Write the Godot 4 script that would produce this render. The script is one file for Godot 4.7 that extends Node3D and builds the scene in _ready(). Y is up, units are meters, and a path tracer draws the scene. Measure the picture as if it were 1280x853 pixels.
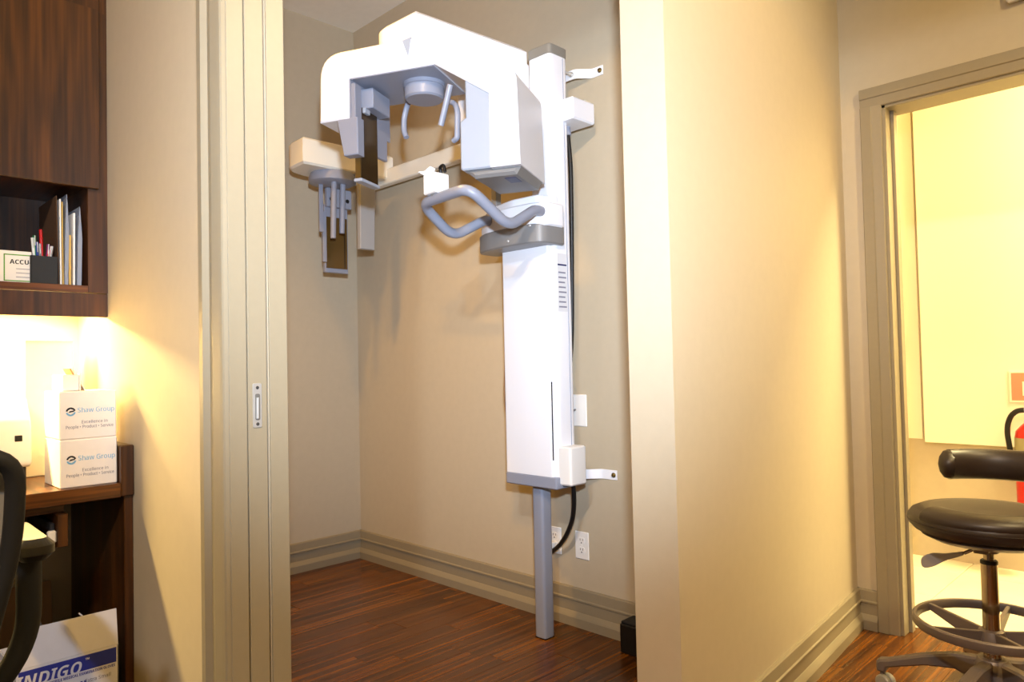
extends Node3D
# X-ray alcove seen from an office, metres, y up. x runs along the alcove back wall, -z goes into it.

var XF := Transform3D()
var M := {}
var taken := {}

# ------------------------------------------------------------------ mesh helpers
func mb() -> SurfaceTool:
	var st := SurfaceTool.new()
	st.begin(Mesh.PRIMITIVE_TRIANGLES)
	return st

func tri(st: SurfaceTool, a: Vector3, b: Vector3, c: Vector3, hint: Vector3, na = null, nb = null, nc = null):
	var n := (c - a).cross(b - a)
	if n.length_squared() < 1e-16:
		return
	n = n.normalized()
	if n.dot(hint) < 0.0:
		var t := b; b = c; c = t
		var tn = nb; nb = nc; nc = tn
		n = -n
	var ps := [a, b, c]
	var ns := [na, nb, nc]
	for i in 3:
		var nn: Vector3 = n if ns[i] == null else ns[i]
		st.set_normal((XF.basis * nn).normalized())
		st.add_vertex(XF * (ps[i] as Vector3))

func quad(st, a, b, c, d, hint, na = null, nb = null, nc = null, nd = null):
	tri(st, a, b, c, hint, na, nb, nc)
	tri(st, a, c, d, hint, na, nc, nd)

# box with chamfered edges between two corners
func bx(st: SurfaceTool, lo: Vector3, hi: Vector3, ch := 0.002):
	var c := (lo + hi) * 0.5
	var h := (hi - lo) * 0.5
	h = h.abs()
	ch = minf(ch, minf(h.x, minf(h.y, h.z)) * 0.9)
	var pt := func(s: Vector3, ax: int) -> Vector3:
		var v := Vector3(s.x * (h.x - ch), s.y * (h.y - ch), s.z * (h.z - ch))
		v[ax] = s[ax] * h[ax]
		return c + v
	for ax in 3:
		var u := (ax + 1) % 3
		var w := (ax + 2) % 3
		for sg in [-1.0, 1.0]:
			var q := []
			for p in [[-1, -1], [1, -1], [1, 1], [-1, 1]]:
				var s := Vector3()
				s[ax] = sg; s[u] = p[0]; s[w] = p[1]
				q.append(pt.call(s, ax))
			var hint := Vector3(); hint[ax] = sg
			quad(st, q[0], q[1], q[2], q[3], hint)
		if ch > 0.0:
			for s1 in [-1.0, 1.0]:
				for s2 in [-1.0, 1.0]:
					var sa := Vector3(); var sb := Vector3()
					sa[u] = s1; sa[w] = s2; sb[u] = s1; sb[w] = s2
					sa[ax] = -1; sb[ax] = 1
					var hh := Vector3(); hh[u] = s1; hh[w] = s2
					quad(st, pt.call(sa, u), pt.call(sb, u), pt.call(sb, w), pt.call(sa, w), hh)
	if ch > 0.0:
		for sx in [-1.0, 1.0]:
			for sy in [-1.0, 1.0]:
				for sz in [-1.0, 1.0]:
					var s := Vector3(sx, sy, sz)
					tri(st, pt.call(s, 0), pt.call(s, 1), pt.call(s, 2), s)

# polygon pts (2D) extruded along the local z of fr from d0 to d1; rim chamfer ch; smooth_deg rounds shading
func prism(st: SurfaceTool, pts: Array, fr: Transform3D, d0: float, d1: float, ch := 0.0, smooth_deg := 0.0):
	var poly := PackedVector2Array()
	for p in pts: poly.append(p)
	if not Geometry2D.is_polygon_clockwise(poly): poly.reverse()
	var n := poly.size()
	var en := []
	for i in n:
		var e := (poly[(i + 1) % n] - poly[i]).normalized()
		en.append(Vector2(-e.y, e.x))
	# clockwise polygon (y up): outward is left of travel
	var inset := func(k: float) -> PackedVector2Array:
		var o := PackedVector2Array()
		for i in n:
			var a: Vector2 = en[(i + n - 1) % n]
			var b: Vector2 = en[i]
			var m := a + b
			var f := m.dot(a)
			if absf(f) < 0.15: m = b; f = 1.0
			o.append(poly[i] - m * (k / f))
		return o
	var rings := []
	if ch > 0.0:
		rings = [[inset.call(ch), d0], [poly, d0 + ch], [poly, d1 - ch], [inset.call(ch), d1]]
	else:
		rings = [[poly, d0], [poly, d1]]
	var vn := []
	var cs := cos(deg_to_rad(smooth_deg))
	for i in n:
		var a2: Vector2 = en[(i + n - 1) % n]
		var b2: Vector2 = en[i]
		if smooth_deg > 0.0 and a2.dot(b2) > cs:
			var s2 := (a2 + b2).normalized()
			vn.append([s2, s2])
		else:
			vn.append([a2, b2])
	var to3 := func(p: Vector2, d: float) -> Vector3: return fr * Vector3(p.x, p.y, d)
	for r in rings.size() - 1:
		var A: PackedVector2Array = rings[r][0]
		var B: PackedVector2Array = rings[r + 1][0]
		var flat: bool = (rings.size() == 2 or r == 1)
		for i in n:
			var j := (i + 1) % n
			var hint: Vector3 = fr.basis * Vector3(en[i].x, en[i].y, 0)
			if not flat: hint += fr.basis * Vector3(0, 0, -0.7 if r == 0 else 0.7)
			var n1 = null; var n2 = null
			if flat:
				var q1: Vector2 = vn[i][1]; var q2: Vector2 = vn[j][0]
				n1 = (fr.basis * Vector3(q1.x, q1.y, 0)).normalized(); n2 = (fr.basis * Vector3(q2.x, q2.y, 0)).normalized()
			quad(st, to3.call(A[i], rings[r][1]), to3.call(A[j], rings[r][1]), to3.call(B[j], rings[r + 1][1]), to3.call(B[i], rings[r + 1][1]), hint, n1, n2, n2, n1)
	for e in [0, rings.size() - 1]:
		var P: PackedVector2Array = rings[e][0]
		var idx := Geometry2D.triangulate_polygon(P)
		var hint2: Vector3 = fr.basis * Vector3(0, 0, -1 if e == 0 else 1)
		for k in range(0, idx.size(), 3):
			tri(st, to3.call(P[idx[k]], rings[e][1]), to3.call(P[idx[k + 1]], rings[e][1]), to3.call(P[idx[k + 2]], rings[e][1]), hint2)

func frame(o: Vector3, x: Vector3, y: Vector3) -> Transform3D:
	return Transform3D(Basis(x.normalized(), y.normalized(), x.cross(y).normalized()), o)

# plan polygon (x, z) raised from y0 to y1
func slab(st, pts: Array, y0: float, y1: float, ch := 0.0, smooth_deg := 0.0):
	var q := []
	for p in pts: q.append(Vector2(p.x, -p.y))
	prism(st, q, frame(Vector3.ZERO, Vector3(1, 0, 0), Vector3(0, 0, -1)), y0, y1, ch, smooth_deg)

func rounded_path(p: Array, rad: float, steps := 5, closed := false) -> Array:
	var out := []
	var n := p.size()
	for i in n:
		if not closed and (i == 0 or i == n - 1):
			out.append(p[i]); continue
		var a = p[(i + n - 1) % n]; var b = p[i]; var c = p[(i + 1) % n]
		var d1 = (a - b); var d2 = (c - b)
		var r := minf(rad, minf(d1.length(), d2.length()) * 0.48)
		var s = b + d1.normalized() * r
		var e = b + d2.normalized() * r
		for k in steps + 1:
			var t := float(k) / steps
			out.append(s * (1 - t) * (1 - t) + b * 2.0 * t * (1 - t) + e * t * t)
	return out

# tube along a path; section scaled by sx (side) and sy
func tube(st: SurfaceTool, path: Array, r0: float, r1 := -1.0, seg := 12, flat := Vector2.ONE, closed := false):
	if r1 < 0: r1 = r0
	var n := path.size()
	var rings := []
	var nrm := []
	var up := Vector3.UP
	var t0: Vector3 = (path[1] - path[0]).normalized()
	if absf(t0.dot(up)) > 0.9: up = Vector3(1, 0, 0)
	var side := t0.cross(up).normalized()
	for i in n:
		var a: Vector3 = path[(i + n - 1) % n] if (i > 0 or closed) else path[0]
		var b: Vector3 = path[(i + 1) % n] if (i < n - 1 or closed) else path[n - 1]
		var t := (b - a).normalized()
		side = (side - t * side.dot(t)).normalized()
		var u2 := side.cross(t).normalized()
		var r := lerpf(r0, r1, float(i) / maxf(1.0, n - 1.0))
		var ring := []; var rn := []
		for k in seg:
			var an := TAU * k / seg
			ring.append(path[i] + side * cos(an) * r * flat.x + u2 * sin(an) * r * flat.y)
			rn.append((side * cos(an) / flat.x + u2 * sin(an) / flat.y).normalized())
		rings.append(ring); nrm.append(rn)
	var last := n if closed else n - 1
	for i in last:
		var i2 := (i + 1) % n
		for k in seg:
			var k2 := (k + 1) % seg
			quad(st, rings[i][k], rings[i][k2], rings[i2][k2], rings[i2][k], nrm[i][k], nrm[i][k], nrm[i][k2], nrm[i2][k2], nrm[i2][k])
	if not closed:
		for e in [0, n - 1]:
			var c: Vector3 = path[e]
			var h: Vector3 = (path[0] - path[1]) if e == 0 else (path[n - 1] - path[n - 2])
			for k in seg:
				tri(st, c, rings[e][k], rings[e][(k + 1) % seg], h)

# profile points (r, y) turned about the vertical axis at o
func lathe(st: SurfaceTool, prof: Array, o: Vector3, seg := 28, axis := Vector3.UP, smooth_deg := 40.0):
	var ux := Vector3(1, 0, 0)
	if absf(axis.dot(ux)) > 0.9: ux = Vector3(0, 0, 1)
	ux = (ux - axis * axis.dot(ux)).normalized()
	var uz := axis.cross(ux)
	var n := prof.size()
	var en := []
	for i in n - 1:
		var d: Vector2 = (prof[i + 1] - prof[i]).normalized()
		en.append(Vector2(d.y, -d.x))
	var sgn := 1.0
	var acc := 0.0
	for i in n - 1: acc += en[i].x * (prof[i].x + prof[i + 1].x)
	if acc < 0: sgn = -1.0
	var cs := cos(deg_to_rad(smooth_deg))
	for i in n - 1:
		var a: Vector2 = prof[i]; var b: Vector2 = prof[i + 1]
		if a.distance_to(b) < 1e-6: continue
		var na: Vector2 = en[i]; var nb: Vector2 = en[i]
		if i > 0 and en[i].dot(en[i - 1]) > cs: na = (en[i] + en[i - 1]).normalized()
		if i < n - 2 and en[i].dot(en[i + 1]) > cs: nb = (en[i] + en[i + 1]).normalized()
		na *= sgn; nb *= sgn
		for k in seg:
			var a0 := TAU * k / seg; var a1 := TAU * (k + 1) / seg
			var d0 := ux * cos(a0) + uz * sin(a0); var d1 := ux * cos(a1) + uz * sin(a1)
			var hint: Vector3 = (d0 + d1) * 0.5 * (en[i].x * sgn) + axis * (en[i].y * sgn)
			quad(st, o + d0 * a.x + axis * a.y, o + d1 * a.x + axis * a.y, o + d1 * b.x + axis * b.y, o + d0 * b.x + axis * b.y, hint,
				d0 * na.x + axis * na.y, d1 * na.x + axis * na.y, d1 * nb.x + axis * nb.y, d0 * nb.x + axis * nb.y)

# ------------------------------------------------------------------ scene helpers
func numbered(called: String) -> String:
	if not taken.has(called):
		taken[called] = 0
		return called
	taken[called] += 1
	return "%s_%03d" % [called, taken[called]]

func obj(called: String, st: SurfaceTool, m: Material, parent: Node = self) -> MeshInstance3D:
	var o := MeshInstance3D.new()
	o.name = numbered(called) if parent == self else called
	o.mesh = st.commit()
	o.material_override = m
	parent.add_child(o, true)
	return o

func meta(o: Node, label: String, category: String, group := "") -> Node:
	o.set_meta("label", label); o.set_meta("category", category)
	if group != "": o.set_meta("group", group)
	return o

func thing(called: String, at: Vector3, label: String, category: String, group := "") -> Node3D:
	var o := Node3D.new()
	o.name = numbered(called)
	add_child(o, true)
	o.position = at
	XF = Transform3D(Basis(), -at)
	meta(o, label, category, group)
	return o

func done(): XF = Transform3D()

func struct(called: String, st: SurfaceTool, m: Material, label: String) -> MeshInstance3D:
	var o := obj(called, st, m)
	o.set_meta("kind", "structure"); o.set_meta("label", label)
	return o

func box_part(called: String, lo: Vector3, hi: Vector3, m: Material, parent: Node, ch := 0.002) -> MeshInstance3D:
	var st := mb(); bx(st, lo, hi, ch)
	return obj(called, st, m, parent)

func lettering(txt: String, size: float, at: Vector3, turn: Vector3, m: Material, parent: Node, font_name := "Droid Sans", bold := false, slant := 0.0, width := 1.0):
	var f := SystemFont.new()
	f.font_names = PackedStringArray([font_name])
	if bold: f.font_weight = 700
	var t := TextMesh.new()
	t.text = txt; t.font = f; t.font_size = 32; t.pixel_size = size / 32.0; t.depth = 0.0008
	t.curve_step = 2.0
	var o := MeshInstance3D.new()
	o.name = "lettering"; o.mesh = t; o.material_override = m
	parent.add_child(o, true)
	var b := Basis.from_euler(turn)
	if slant != 0.0: b = b * Basis(Vector3(1, 0, 0), Vector3(slant, 1, 0), Vector3(0, 0, 1))
	b = b * Basis.from_scale(Vector3(width, 1, 1))
	o.transform = Transform3D(b, XF * at)
	return o

# ------------------------------------------------------------------ materials
func mat(c: Color, rough := 0.5, metal := 0.0) -> StandardMaterial3D:
	var m := StandardMaterial3D.new()
	m.albedo_color = c; m.roughness = rough; m.metallic = metal
	return m

func tex_from(img: Image) -> ImageTexture:
	img.generate_mipmaps()
	return ImageTexture.create_from_image(img)

func wood_image(seed_: int, dark: Color, light: Color, size: int, fx: float, fy: float, rings: float, turned := false, knots := 0.35) -> ImageTexture:
	var n1 := FastNoiseLite.new(); n1.seed = seed_; n1.frequency = 1.0; n1.noise_type = FastNoiseLite.TYPE_SIMPLEX_SMOOTH; n1.fractal_octaves = 4
	var n2 := FastNoiseLite.new(); n2.seed = seed_ + 7; n2.frequency = 1.0; n2.noise_type = FastNoiseLite.TYPE_SIMPLEX_SMOOTH; n2.fractal_octaves = 2
	var img := Image.create(size, size, false, Image.FORMAT_RGB8)
	for j in size:
		for i in size:
			var x := float(i) / size; var y := float(j) / size
			var w := n2.get_noise_2d(x * 3.0, y * 0.9) * knots
			var ring := 0.5 + 0.5 * sin((x + w) * rings * TAU)
			var fine := n1.get_noise_2d(x * fx, y * fy)
			var broad := n2.get_noise_2d(x * 6.0 + 31.0, y * 0.7)
			var t := clampf(0.48 + 0.26 * (ring - 0.5) + 0.55 * fine + 0.35 * broad, 0.0, 1.0)
			var c := dark.lerp(light, t)
			if turned: img.set_pixel(j, i, c)
			else: img.set_pixel(i, j, c)
	return tex_from(img)

func grain_tex(seed_: int, freq: float, lo: float, hi: float, size := 256) -> ImageTexture:
	var n := FastNoiseLite.new(); n.seed = seed_; n.frequency = freq; n.fractal_octaves = 3
	var src := n.get_seamless_image(size, size)
	var img := Image.create(size, size, false, Image.FORMAT_RGB8)
	for j in size:
		for i in size:
			var v := lerpf(lo, hi, src.get_pixel(i, j).r)
			img.set_pixel(i, j, Color(v, v, v))
	return tex_from(img)

func tri_tex(m: StandardMaterial3D, t: Texture2D, scale: Vector3, offset := Vector3.ZERO) -> StandardMaterial3D:
	m.albedo_texture = t
	m.uv1_triplanar = true; m.uv1_world_triplanar = true
	m.uv1_scale = scale; m.uv1_offset = offset
	return m

func make_materials():
	var plaster := grain_tex(3, 0.03, 0.982, 1.0)
	M.wall = tri_tex(mat(Color(0.745, 0.69, 0.59), 0.62), plaster, Vector3(2.3, 2.3, 2.3))
	M.ceiling = tri_tex(mat(Color(0.93, 0.91, 0.86), 0.8), plaster, Vector3(2, 2, 2))
	M.trim = tri_tex(mat(Color(0.565, 0.52, 0.43), 0.4), plaster, Vector3(4, 4, 4))
	M.trim.clearcoat_enabled = false
	M.gap = mat(Color(0.05, 0.04, 0.035), 0.9)
	var fw := wood_image(11, Color(0.20, 0.10, 0.010), Color(0.54, 0.325, 0.058), 512, 34.0, 2.2, 9.0, false, 0.2)
	for k in 6:
		var tone: float = [0.78, 0.9, 1.0, 1.1, 0.84, 1.0][k]
		var m := mat(Color(minf(tone, 1.0), minf(tone * 0.97, 1.0), minf(tone * 0.92, 1.0)), 0.27)
		if tone > 1.0: m.albedo_color = Color(1, 1, 1)
		else: m.albedo_color = Color(tone, tone * 0.97, tone * 0.93)
		tri_tex(m, fw, Vector3(1.8, 1.8, 0.32), Vector3(0.37 * k, 0.0, 0.23 * k))
		M["plank%d" % k] = m
	M.subfloor = mat(Color(0.10, 0.05, 0.02), 0.8)
	M.wood = tri_tex(mat(Color(1, 1, 1), 0.38), wood_image(23, Color(0.15, 0.072, 0.016), Color(0.36, 0.205, 0.06), 512, 30.0, 1.6, 6.0), Vector3(1.7, 0.9, 1.7), Vector3(0.1, 0.0, 0.31))
	M.wood_h = tri_tex(mat(Color(1, 1, 1), 0.3), wood_image(29, Color(0.16, 0.075, 0.02), Color(0.45, 0.26, 0.085), 512, 46.0, 2.4, 7.0, true), Vector3(0.9, 1.7, 0.9))
	M.wood_dark = mat(Color(0.16, 0.09, 0.055), 0.4)
	M.white = mat(Color(0.93, 0.93, 0.945), 0.34)
	M.cream_white = mat(Color(0.93, 0.915, 0.86), 0.38)
	M.grey = mat(Color(0.56, 0.575, 0.63), 0.36)
	M.grey_light = mat(Color(0.64, 0.665, 0.71), 0.4)
	M.grey_mid = mat(Color(0.50, 0.49, 0.48), 0.36)
	M.cap = mat(Color(0.52, 0.50, 0.46), 0.5)
	M.sensor = mat(Color(0.36, 0.27, 0.13), 0.18, 0.15)
	M.sensor_dark = mat(Color(0.20, 0.145, 0.08), 0.2)
	M.steel = mat(Color(0.80, 0.79, 0.77), 0.3, 0.6)
	M.brass = mat(Color(0.62, 0.55, 0.36), 0.35, 1.0)
	M.black = mat(Color(0.03, 0.03, 0.032), 0.5)
	M.black_soft = mat(Color(0.045, 0.042, 0.042), 0.7)
	M.rubber = mat(Color(0.05, 0.048, 0.045), 0.45)
	M.plastic_white = mat(Color(0.93, 0.92, 0.9), 0.4)
	M.slot = mat(Color(0.16, 0.15, 0.15), 0.6)
	M.navy = mat(Color(0.10, 0.14, 0.36), 0.3)
	M.wire = mat(Color(0.52, 0.36, 0.2), 0.5)
	M.carton = tri_tex(mat(Color(0.95, 0.925, 0.90), 0.75), plaster, Vector3(3, 3, 3))
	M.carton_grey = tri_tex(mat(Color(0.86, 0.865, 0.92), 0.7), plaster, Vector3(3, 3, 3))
	M.kraft = tri_tex(mat(Color(0.60, 0.47, 0.33), 0.85), plaster, Vector3(3, 3, 3))
	M.kraft_dark = mat(Color(0.30, 0.20, 0.11), 0.8)
	M.ink_grey = mat(Color(0.52, 0.52, 0.58), 0.8)
	M.ink_blue = mat(Color(0.45, 0.70, 0.86), 0.8)
	M.ink_dark = mat(Color(0.10, 0.11, 0.14), 0.8)
	M.indigo = mat(Color(0.16, 0.20, 0.60), 0.55)
	M.green = mat(Color(0.36, 0.62, 0.20), 0.6)
	M.paper = mat(Color(0.93, 0.92, 0.90), 0.8)
	M.manila = mat(Color(0.80, 0.66, 0.36), 0.8)
	M.film = mat(Color(0.62, 0.66, 0.74), 0.12)
	M.film.transparency = BaseMaterial3D.TRANSPARENCY_ALPHA
	M.film.albedo_color = Color(0.72, 0.76, 0.84, 0.5)
	M.leather = mat(Color(0.18, 0.135, 0.11), 0.42)
	M.stool_metal = mat(Color(0.45, 0.40, 0.37), 0.42, 0.25)
	M.chrome = mat(Color(0.72, 0.66, 0.58), 0.12, 1.0)
	M.mesh_fabric = mat(Color(0.52, 0.50, 0.46), 0.85)
	M.armpad = mat(Color(0.16, 0.155, 0.14), 0.33)
	M.tile = tri_tex(mat(Color(0.92, 0.89, 0.80), 0.3), plaster, Vector3(2, 2, 2))
	M.grout = mat(Color(0.60, 0.54, 0.42), 0.9)
	M.red = mat(Color(0.78, 0.06, 0.05), 0.3)
	M.salmon = mat(Color(0.90, 0.52, 0.42), 0.5)
	M.panel = mat(Color(0.93, 0.90, 0.82), 0.45)

func lamp_mat(c: Color, e: float) -> StandardMaterial3D:
	var m := mat(Color(0.9, 0.9, 0.9), 0.5)
	m.emission_enabled = true; m.emission = c; m.emission_energy_multiplier = e
	return m

# ------------------------------------------------------------------ lamps
const WARM := Color(1.0, 0.77, 0.36)
func downlight(at: Vector3, e: float, angle: float, c: Color, label: String, aim := Vector3.DOWN, size := 0.05):
	var t := thing("recessed_downlight", at, label, "lamp", "recessed ceiling downlights")
	var st := mb()
	lathe(st, [Vector2(0.055, 0.0), Vector2(0.058, -0.008), Vector2(0.08, -0.006), Vector2(0.085, 0.0)], at, 24)
	obj("trim_ring", st, M.plastic_white, t)
	st = mb()
	lathe(st, [Vector2(0.0, -0.003), Vector2(0.056, -0.002)], at, 24)
	obj("lens", st, lamp_mat(c, 2.0), t)
	done()
	var l := SpotLight3D.new()
	l.name = "lamp_light"
	l.light_color = c; l.light_energy = e; l.spot_angle = angle; l.spot_angle_attenuation = 0.9
	l.light_size = size; l.shadow_enabled = true; l.spot_range = 12.0; l.spot_attenuation = 2.0
	t.add_child(l)
	l.position = Vector3(0, -0.02, 0)
	var up := Vector3(1, 0, 0) if absf(aim.y) > 0.9 else Vector3.UP
	l.look_at_from_position(at + Vector3(0, -0.02, 0), at + aim, up)

func _ready():
	# ---------------- camera
	var cam := Camera3D.new()
	cam.name = "camera"
	add_child(cam)
	cam.position = Vector3(0, 1.1, 0)
	cam.rotation_degrees = Vector3(1.65, 45.0, -1.25)
	cam.fov = rad_to_deg(2.0 * atan(426.5 / 900.0))
	cam.near = 0.03
	cam.current = true
	# ---------------- environment
	var env := Environment.new()
	env.background_mode = Environment.BG_COLOR
	env.background_color = Color(0.02, 0.02, 0.02)
	env.tonemap_mode = Environment.TONE_MAPPER_LINEAR
	env.tonemap_exposure = 1.0
	env.sdfgi_enabled = true; env.ssao_enabled = true; env.ssil_enabled = true
	var we := WorldEnvironment.new()
	we.name = "environment"
	we.environment = env
	add_child(we)
	# ---------------- the photographer's flash, just above the lens
	var fl := SpotLight3D.new()
	fl.name = "camera_flash"
	fl.light_color = Color(0.84, 0.91, 1.0)
	fl.light_energy = 12.5
	fl.spot_angle = 36.0; fl.spot_angle_attenuation = 1.0
	fl.light_size = 0.045; fl.shadow_enabled = true; fl.spot_range = 14.0; fl.spot_attenuation = 2.0
	add_child(fl)
	fl.look_at_from_position(Vector3(0.08, 1.40, 0.02), Vector3(-2.05, 1.70, -1.85))
	make_materials()
	# ---------------- ceiling lamps
	downlight(Vector3(0.25, 3.05, 1.1), 8.5, 80.0, Color(0.95, 0.97, 1.0), "round recessed downlight over the office behind the desk chair", Vector3(-0.4, -1.0, -0.5), 0.09)
	downlight(Vector3(0.25, 3.05, 0.55), 6.0, 80.0, WARM, "round recessed downlight in the office near the pocket-door opening", Vector3(-0.8, -0.8, -0.7))
	downlight(Vector3(0.6, 3.05, -1.9), 6.6, 62.0, Color(1.0, 0.88, 0.64), "round recessed downlight over the corridor opposite the partition wall", Vector3(-0.9, -1.0, 0.05), 0.07)
	downlight(Vector3(-2.70, 3.05, -1.15), 4.2, 58.0, WARM, "round recessed downlight over the alcove floor", Vector3(0.15, -1.0, 0.05))
	# far room lamp
	var fr := thing("ceiling_panel_light", Vector3(0.55, 3.05, -3.85), "square glowing panel on the ceiling of the tiled room", "lamp")
	var fst := mb()
	bx(fst, Vector3(0.25, 3.02, -4.15), Vector3(0.85, 3.05, -3.55), 0.004)
	obj("diffuser", fst, lamp_mat(Color(1.0, 0.82, 0.48), 2.0), fr)
	done()
	var al := AreaLight3D.new()
	al.name = "lamp_light"
	al.area_size = Vector2(0.58, 0.58)
	al.light_color = Color(1.0, 0.92, 0.68); al.light_energy = 19.0; al.shadow_enabled = true
	fr.add_child(al)
	al.position = Vector3(0, -0.04, 0)
	al.rotation_degrees = Vector3(-90, 0, 0)

	build_shell()
	build_floor()
	build_far_room()
	build_office()
	build_desk_things()
	build_shelf_things()
	build_office_chair()
	build_machine()
	build_wall_plates()
	build_stool()

# ------------------------------------------------------------------ the shell
const BASE_PROFILE := [Vector2(0, 0), Vector2(0.027, 0), Vector2(0.027, 0.036), Vector2(0.024, 0.042), Vector2(0.015, 0.056), Vector2(0.013, 0.058), Vector2(0.013, 0.100), Vector2(0.019, 0.104), Vector2(0.019, 0.110), Vector2(0.015, 0.114), Vector2(0.012, 0.150), Vector2(0.008, 0.155), Vector2(0, 0.155)]

# baseboard running from a to b, standing out to the left-hand normal n
func baseboard(called: String, a: Vector3, b: Vector3, n: Vector3, label: String, ext0 := 0.0, ext1 := 0.0):
	var st := mb()
	var d := (b - a).normalized()
	var fr := Transform3D(Basis(n, Vector3.UP, n.cross(Vector3.UP)), a)
	var L := (b - a).dot(fr.basis.z)
	var lo := minf(0.0, L); var hi := maxf(0.0, L)
	prism(st, BASE_PROFILE, fr, lo - ext0, hi + ext1)
	struct(called, st, M.trim, label)

func build_shell():
	var H := 3.05
	var st := mb()
	bx(st, Vector3(-3.8, H, -4.6), Vector3(1.5, H + 0.12, 2.1), 0.0)
	struct("ceiling", st, M.ceiling, "flat pale ceiling")
	# alcove
	st = mb(); bx(st, Vector3(-3.70, 0, -2.44), Vector3(-3.58, H, -0.70), 0.0)
	struct("wall_niche_left", st, M.wall, "beige wall at the left end of the alcove")
	st = mb(); bx(st, Vector3(-3.58, 0, -2.44), Vector3(-1.19, H, -2.318), 0.0)
	struct("wall_niche_back", st, M.wall, "beige wall behind the x-ray machine")
	# partition: beige corridor face, white painted end
	st = mb()
	slab(st, [Vector2(-0.9797, -1.541), Vector2(-1.112, -1.541), Vector2(-1.20, -2.33), Vector2(-1.25, -3.07), Vector2(-1.112, -3.07)], 0.0, H)
	struct("wall_partition", st, M.wall, "cream partition wall beside the corridor, its narrow end facing the office")
	# far wall with doorway
	st = mb()
	bx(st, Vector3(-1.4, 0, -3.185), Vector3(-0.955, H, -3.065), 0.0)
	bx(st, Vector3(-0.955, 2.09, -3.185), Vector3(-0.05, H, -3.065), 0.0)
	bx(st, Vector3(-0.05, 0, -3.185), Vector3(1.3, H, -3.065), 0.0)
	struct("wall_far", st, M.wall, "pale wall with the far doorway")
	# wall with the wide pocket-door opening
	st = mb()
	bx(st, Vector3(-2.93, 0, -0.737), Vector3(-1.600, H, -0.696), 0.0)
	bx(st, Vector3(-3.58, 0, -0.834), Vector3(-1.600, H, -0.789), 0.0)
	bx(st, Vector3(-1.600, 2.72, -0.834), Vector3(0.5, H, -0.696), 0.0)
	bx(st, Vector3(0.5, 0, -0.834), Vector3(1.3, H, -0.696), 0.0)
	struct("wall_opening", st, M.wall, "cream wall between the desk and the pocket door")
	# outer walls
	st = mb(); bx(st, Vector3(-2.93, 0, -0.696), Vector3(-2.81, H, 1.9), 0.0)
	struct("wall_office_left", st, M.wall, "wall behind the desk")
	st = mb(); bx(st, Vector3(-2.93, 0, 1.9), Vector3(1.42, H, 2.02), 0.0)
	struct("wall_office_back", st, M.wall, "office wall facing the pocket door")
	st = mb(); bx(st, Vector3(1.3, 0, -4.46), Vector3(1.42, H, 1.9), 0.0)
	struct("wall_right", st, M.wall, "long wall at the right of office and corridor")
	# pocket door with edge pull
	st = mb(); bx(st, Vector3(-2.45, 0.008, -0.7850), Vector3(-1.597, 2.70, -0.7390), 0.002)
	var door := struct("door_1", st, M.trim, "taupe pocket door slid into the wall, only its edge showing")
	var pc := pix(321.5, 507.0, 0, -1.5965)
	st = mb()
	var oval := rounded_path([Vector2(-0.0105, -0.051), Vector2(0.0105, -0.051), Vector2(0.0105, 0.051), Vector2(-0.0105, 0.051)], 0.004, 3, true)
	prism(st, oval, frame(pc, Vector3(0, 0, -1), Vector3.UP), -0.001, 0.0022, 0.0006)
	var pull := obj("edge_pull", st, M.steel, door)
	st = mb()
	var slotp := rounded_path([Vector2(-0.006, -0.034), Vector2(0.006, -0.034), Vector2(0.006, 0.027), Vector2(-0.006, 0.027)], 0.005, 4, true)
	prism(st, slotp, frame(pc, Vector3(0, 0, -1), Vector3.UP), 0.0, 0.0026)
	obj("finger_slot", st, mat(Color(0.50, 0.49, 0.47), 0.35, 0.5), pull)
	st = mb()
	tube(st, [pc + Vector3(0.004, -0.030, 0.001), pc + Vector3(0.0055, 0.018, 0.001)], 0.0035, 0.0035, 10)
	obj("pull_tongue", st, M.steel, pull)
	for dy in [-0.043, 0.041]:
		st = mb()
		lathe(st, [Vector2(0.0, 0.0036), Vector2(0.003, 0.0034), Vector2(0.0042, 0.002)], pc + Vector3(0, dy, 0), 10, Vector3(1, 0, 0))
		obj("screw", st, M.slot, pull)
	# jamb boards and casing
	var k := 1
	for zz in [[-0.7345, -0.694], [-0.836, -0.7905]]:
		st = mb(); bx(st, Vector3(-1.612, 0, zz[0]), Vector3(-1.594, 2.72, zz[1]), 0.0015)
		struct("trim_%d" % k, st, M.trim, "taupe jamb board beside the pocket door")
		k += 1
	st = mb()
	# casing profile: x to the right, z out of the wall
	var prof := [Vector2(-1.700, -0.697), Vector2(-1.700, -0.672), Vector2(-1.696, -0.668), Vector2(-1.676, -0.668), Vector2(-1.670, -0.674), Vector2(-1.664, -0.680), Vector2(-1.640, -0.676), Vector2(-1.612, -0.680), Vector2(-1.602, -0.682), Vector2(-1.598, -0.685), Vector2(-1.597, -0.697)]
	slab(st, prof, 0.0, 2.82)
	struct("trim_%d" % k, st, M.trim, "moulded taupe casing on the wall beside the pocket door"); k += 1
	st = mb()
	bx(st, Vector3(-1.700, 2.72, -0.697), Vector3(0.6, 2.82, -0.674), 0.004)
	struct("trim_%d" % k, st, M.trim, "taupe head casing over the pocket-door opening"); k += 1
	# far doorway casing: two steps
	var dl := -0.952
	st = mb()
	slab(st, [Vector2(dl - 0.079, -3.066), Vector2(dl - 0.079, -3.046), Vector2(dl - 0.076, -3.043), Vector2(dl - 0.040, -3.043), Vector2(dl - 0.036, -3.047), Vector2(dl - 0.004, -3.051), Vector2(dl, -3.055), Vector2(dl, -3.066)], 0.0, 2.09)
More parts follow.
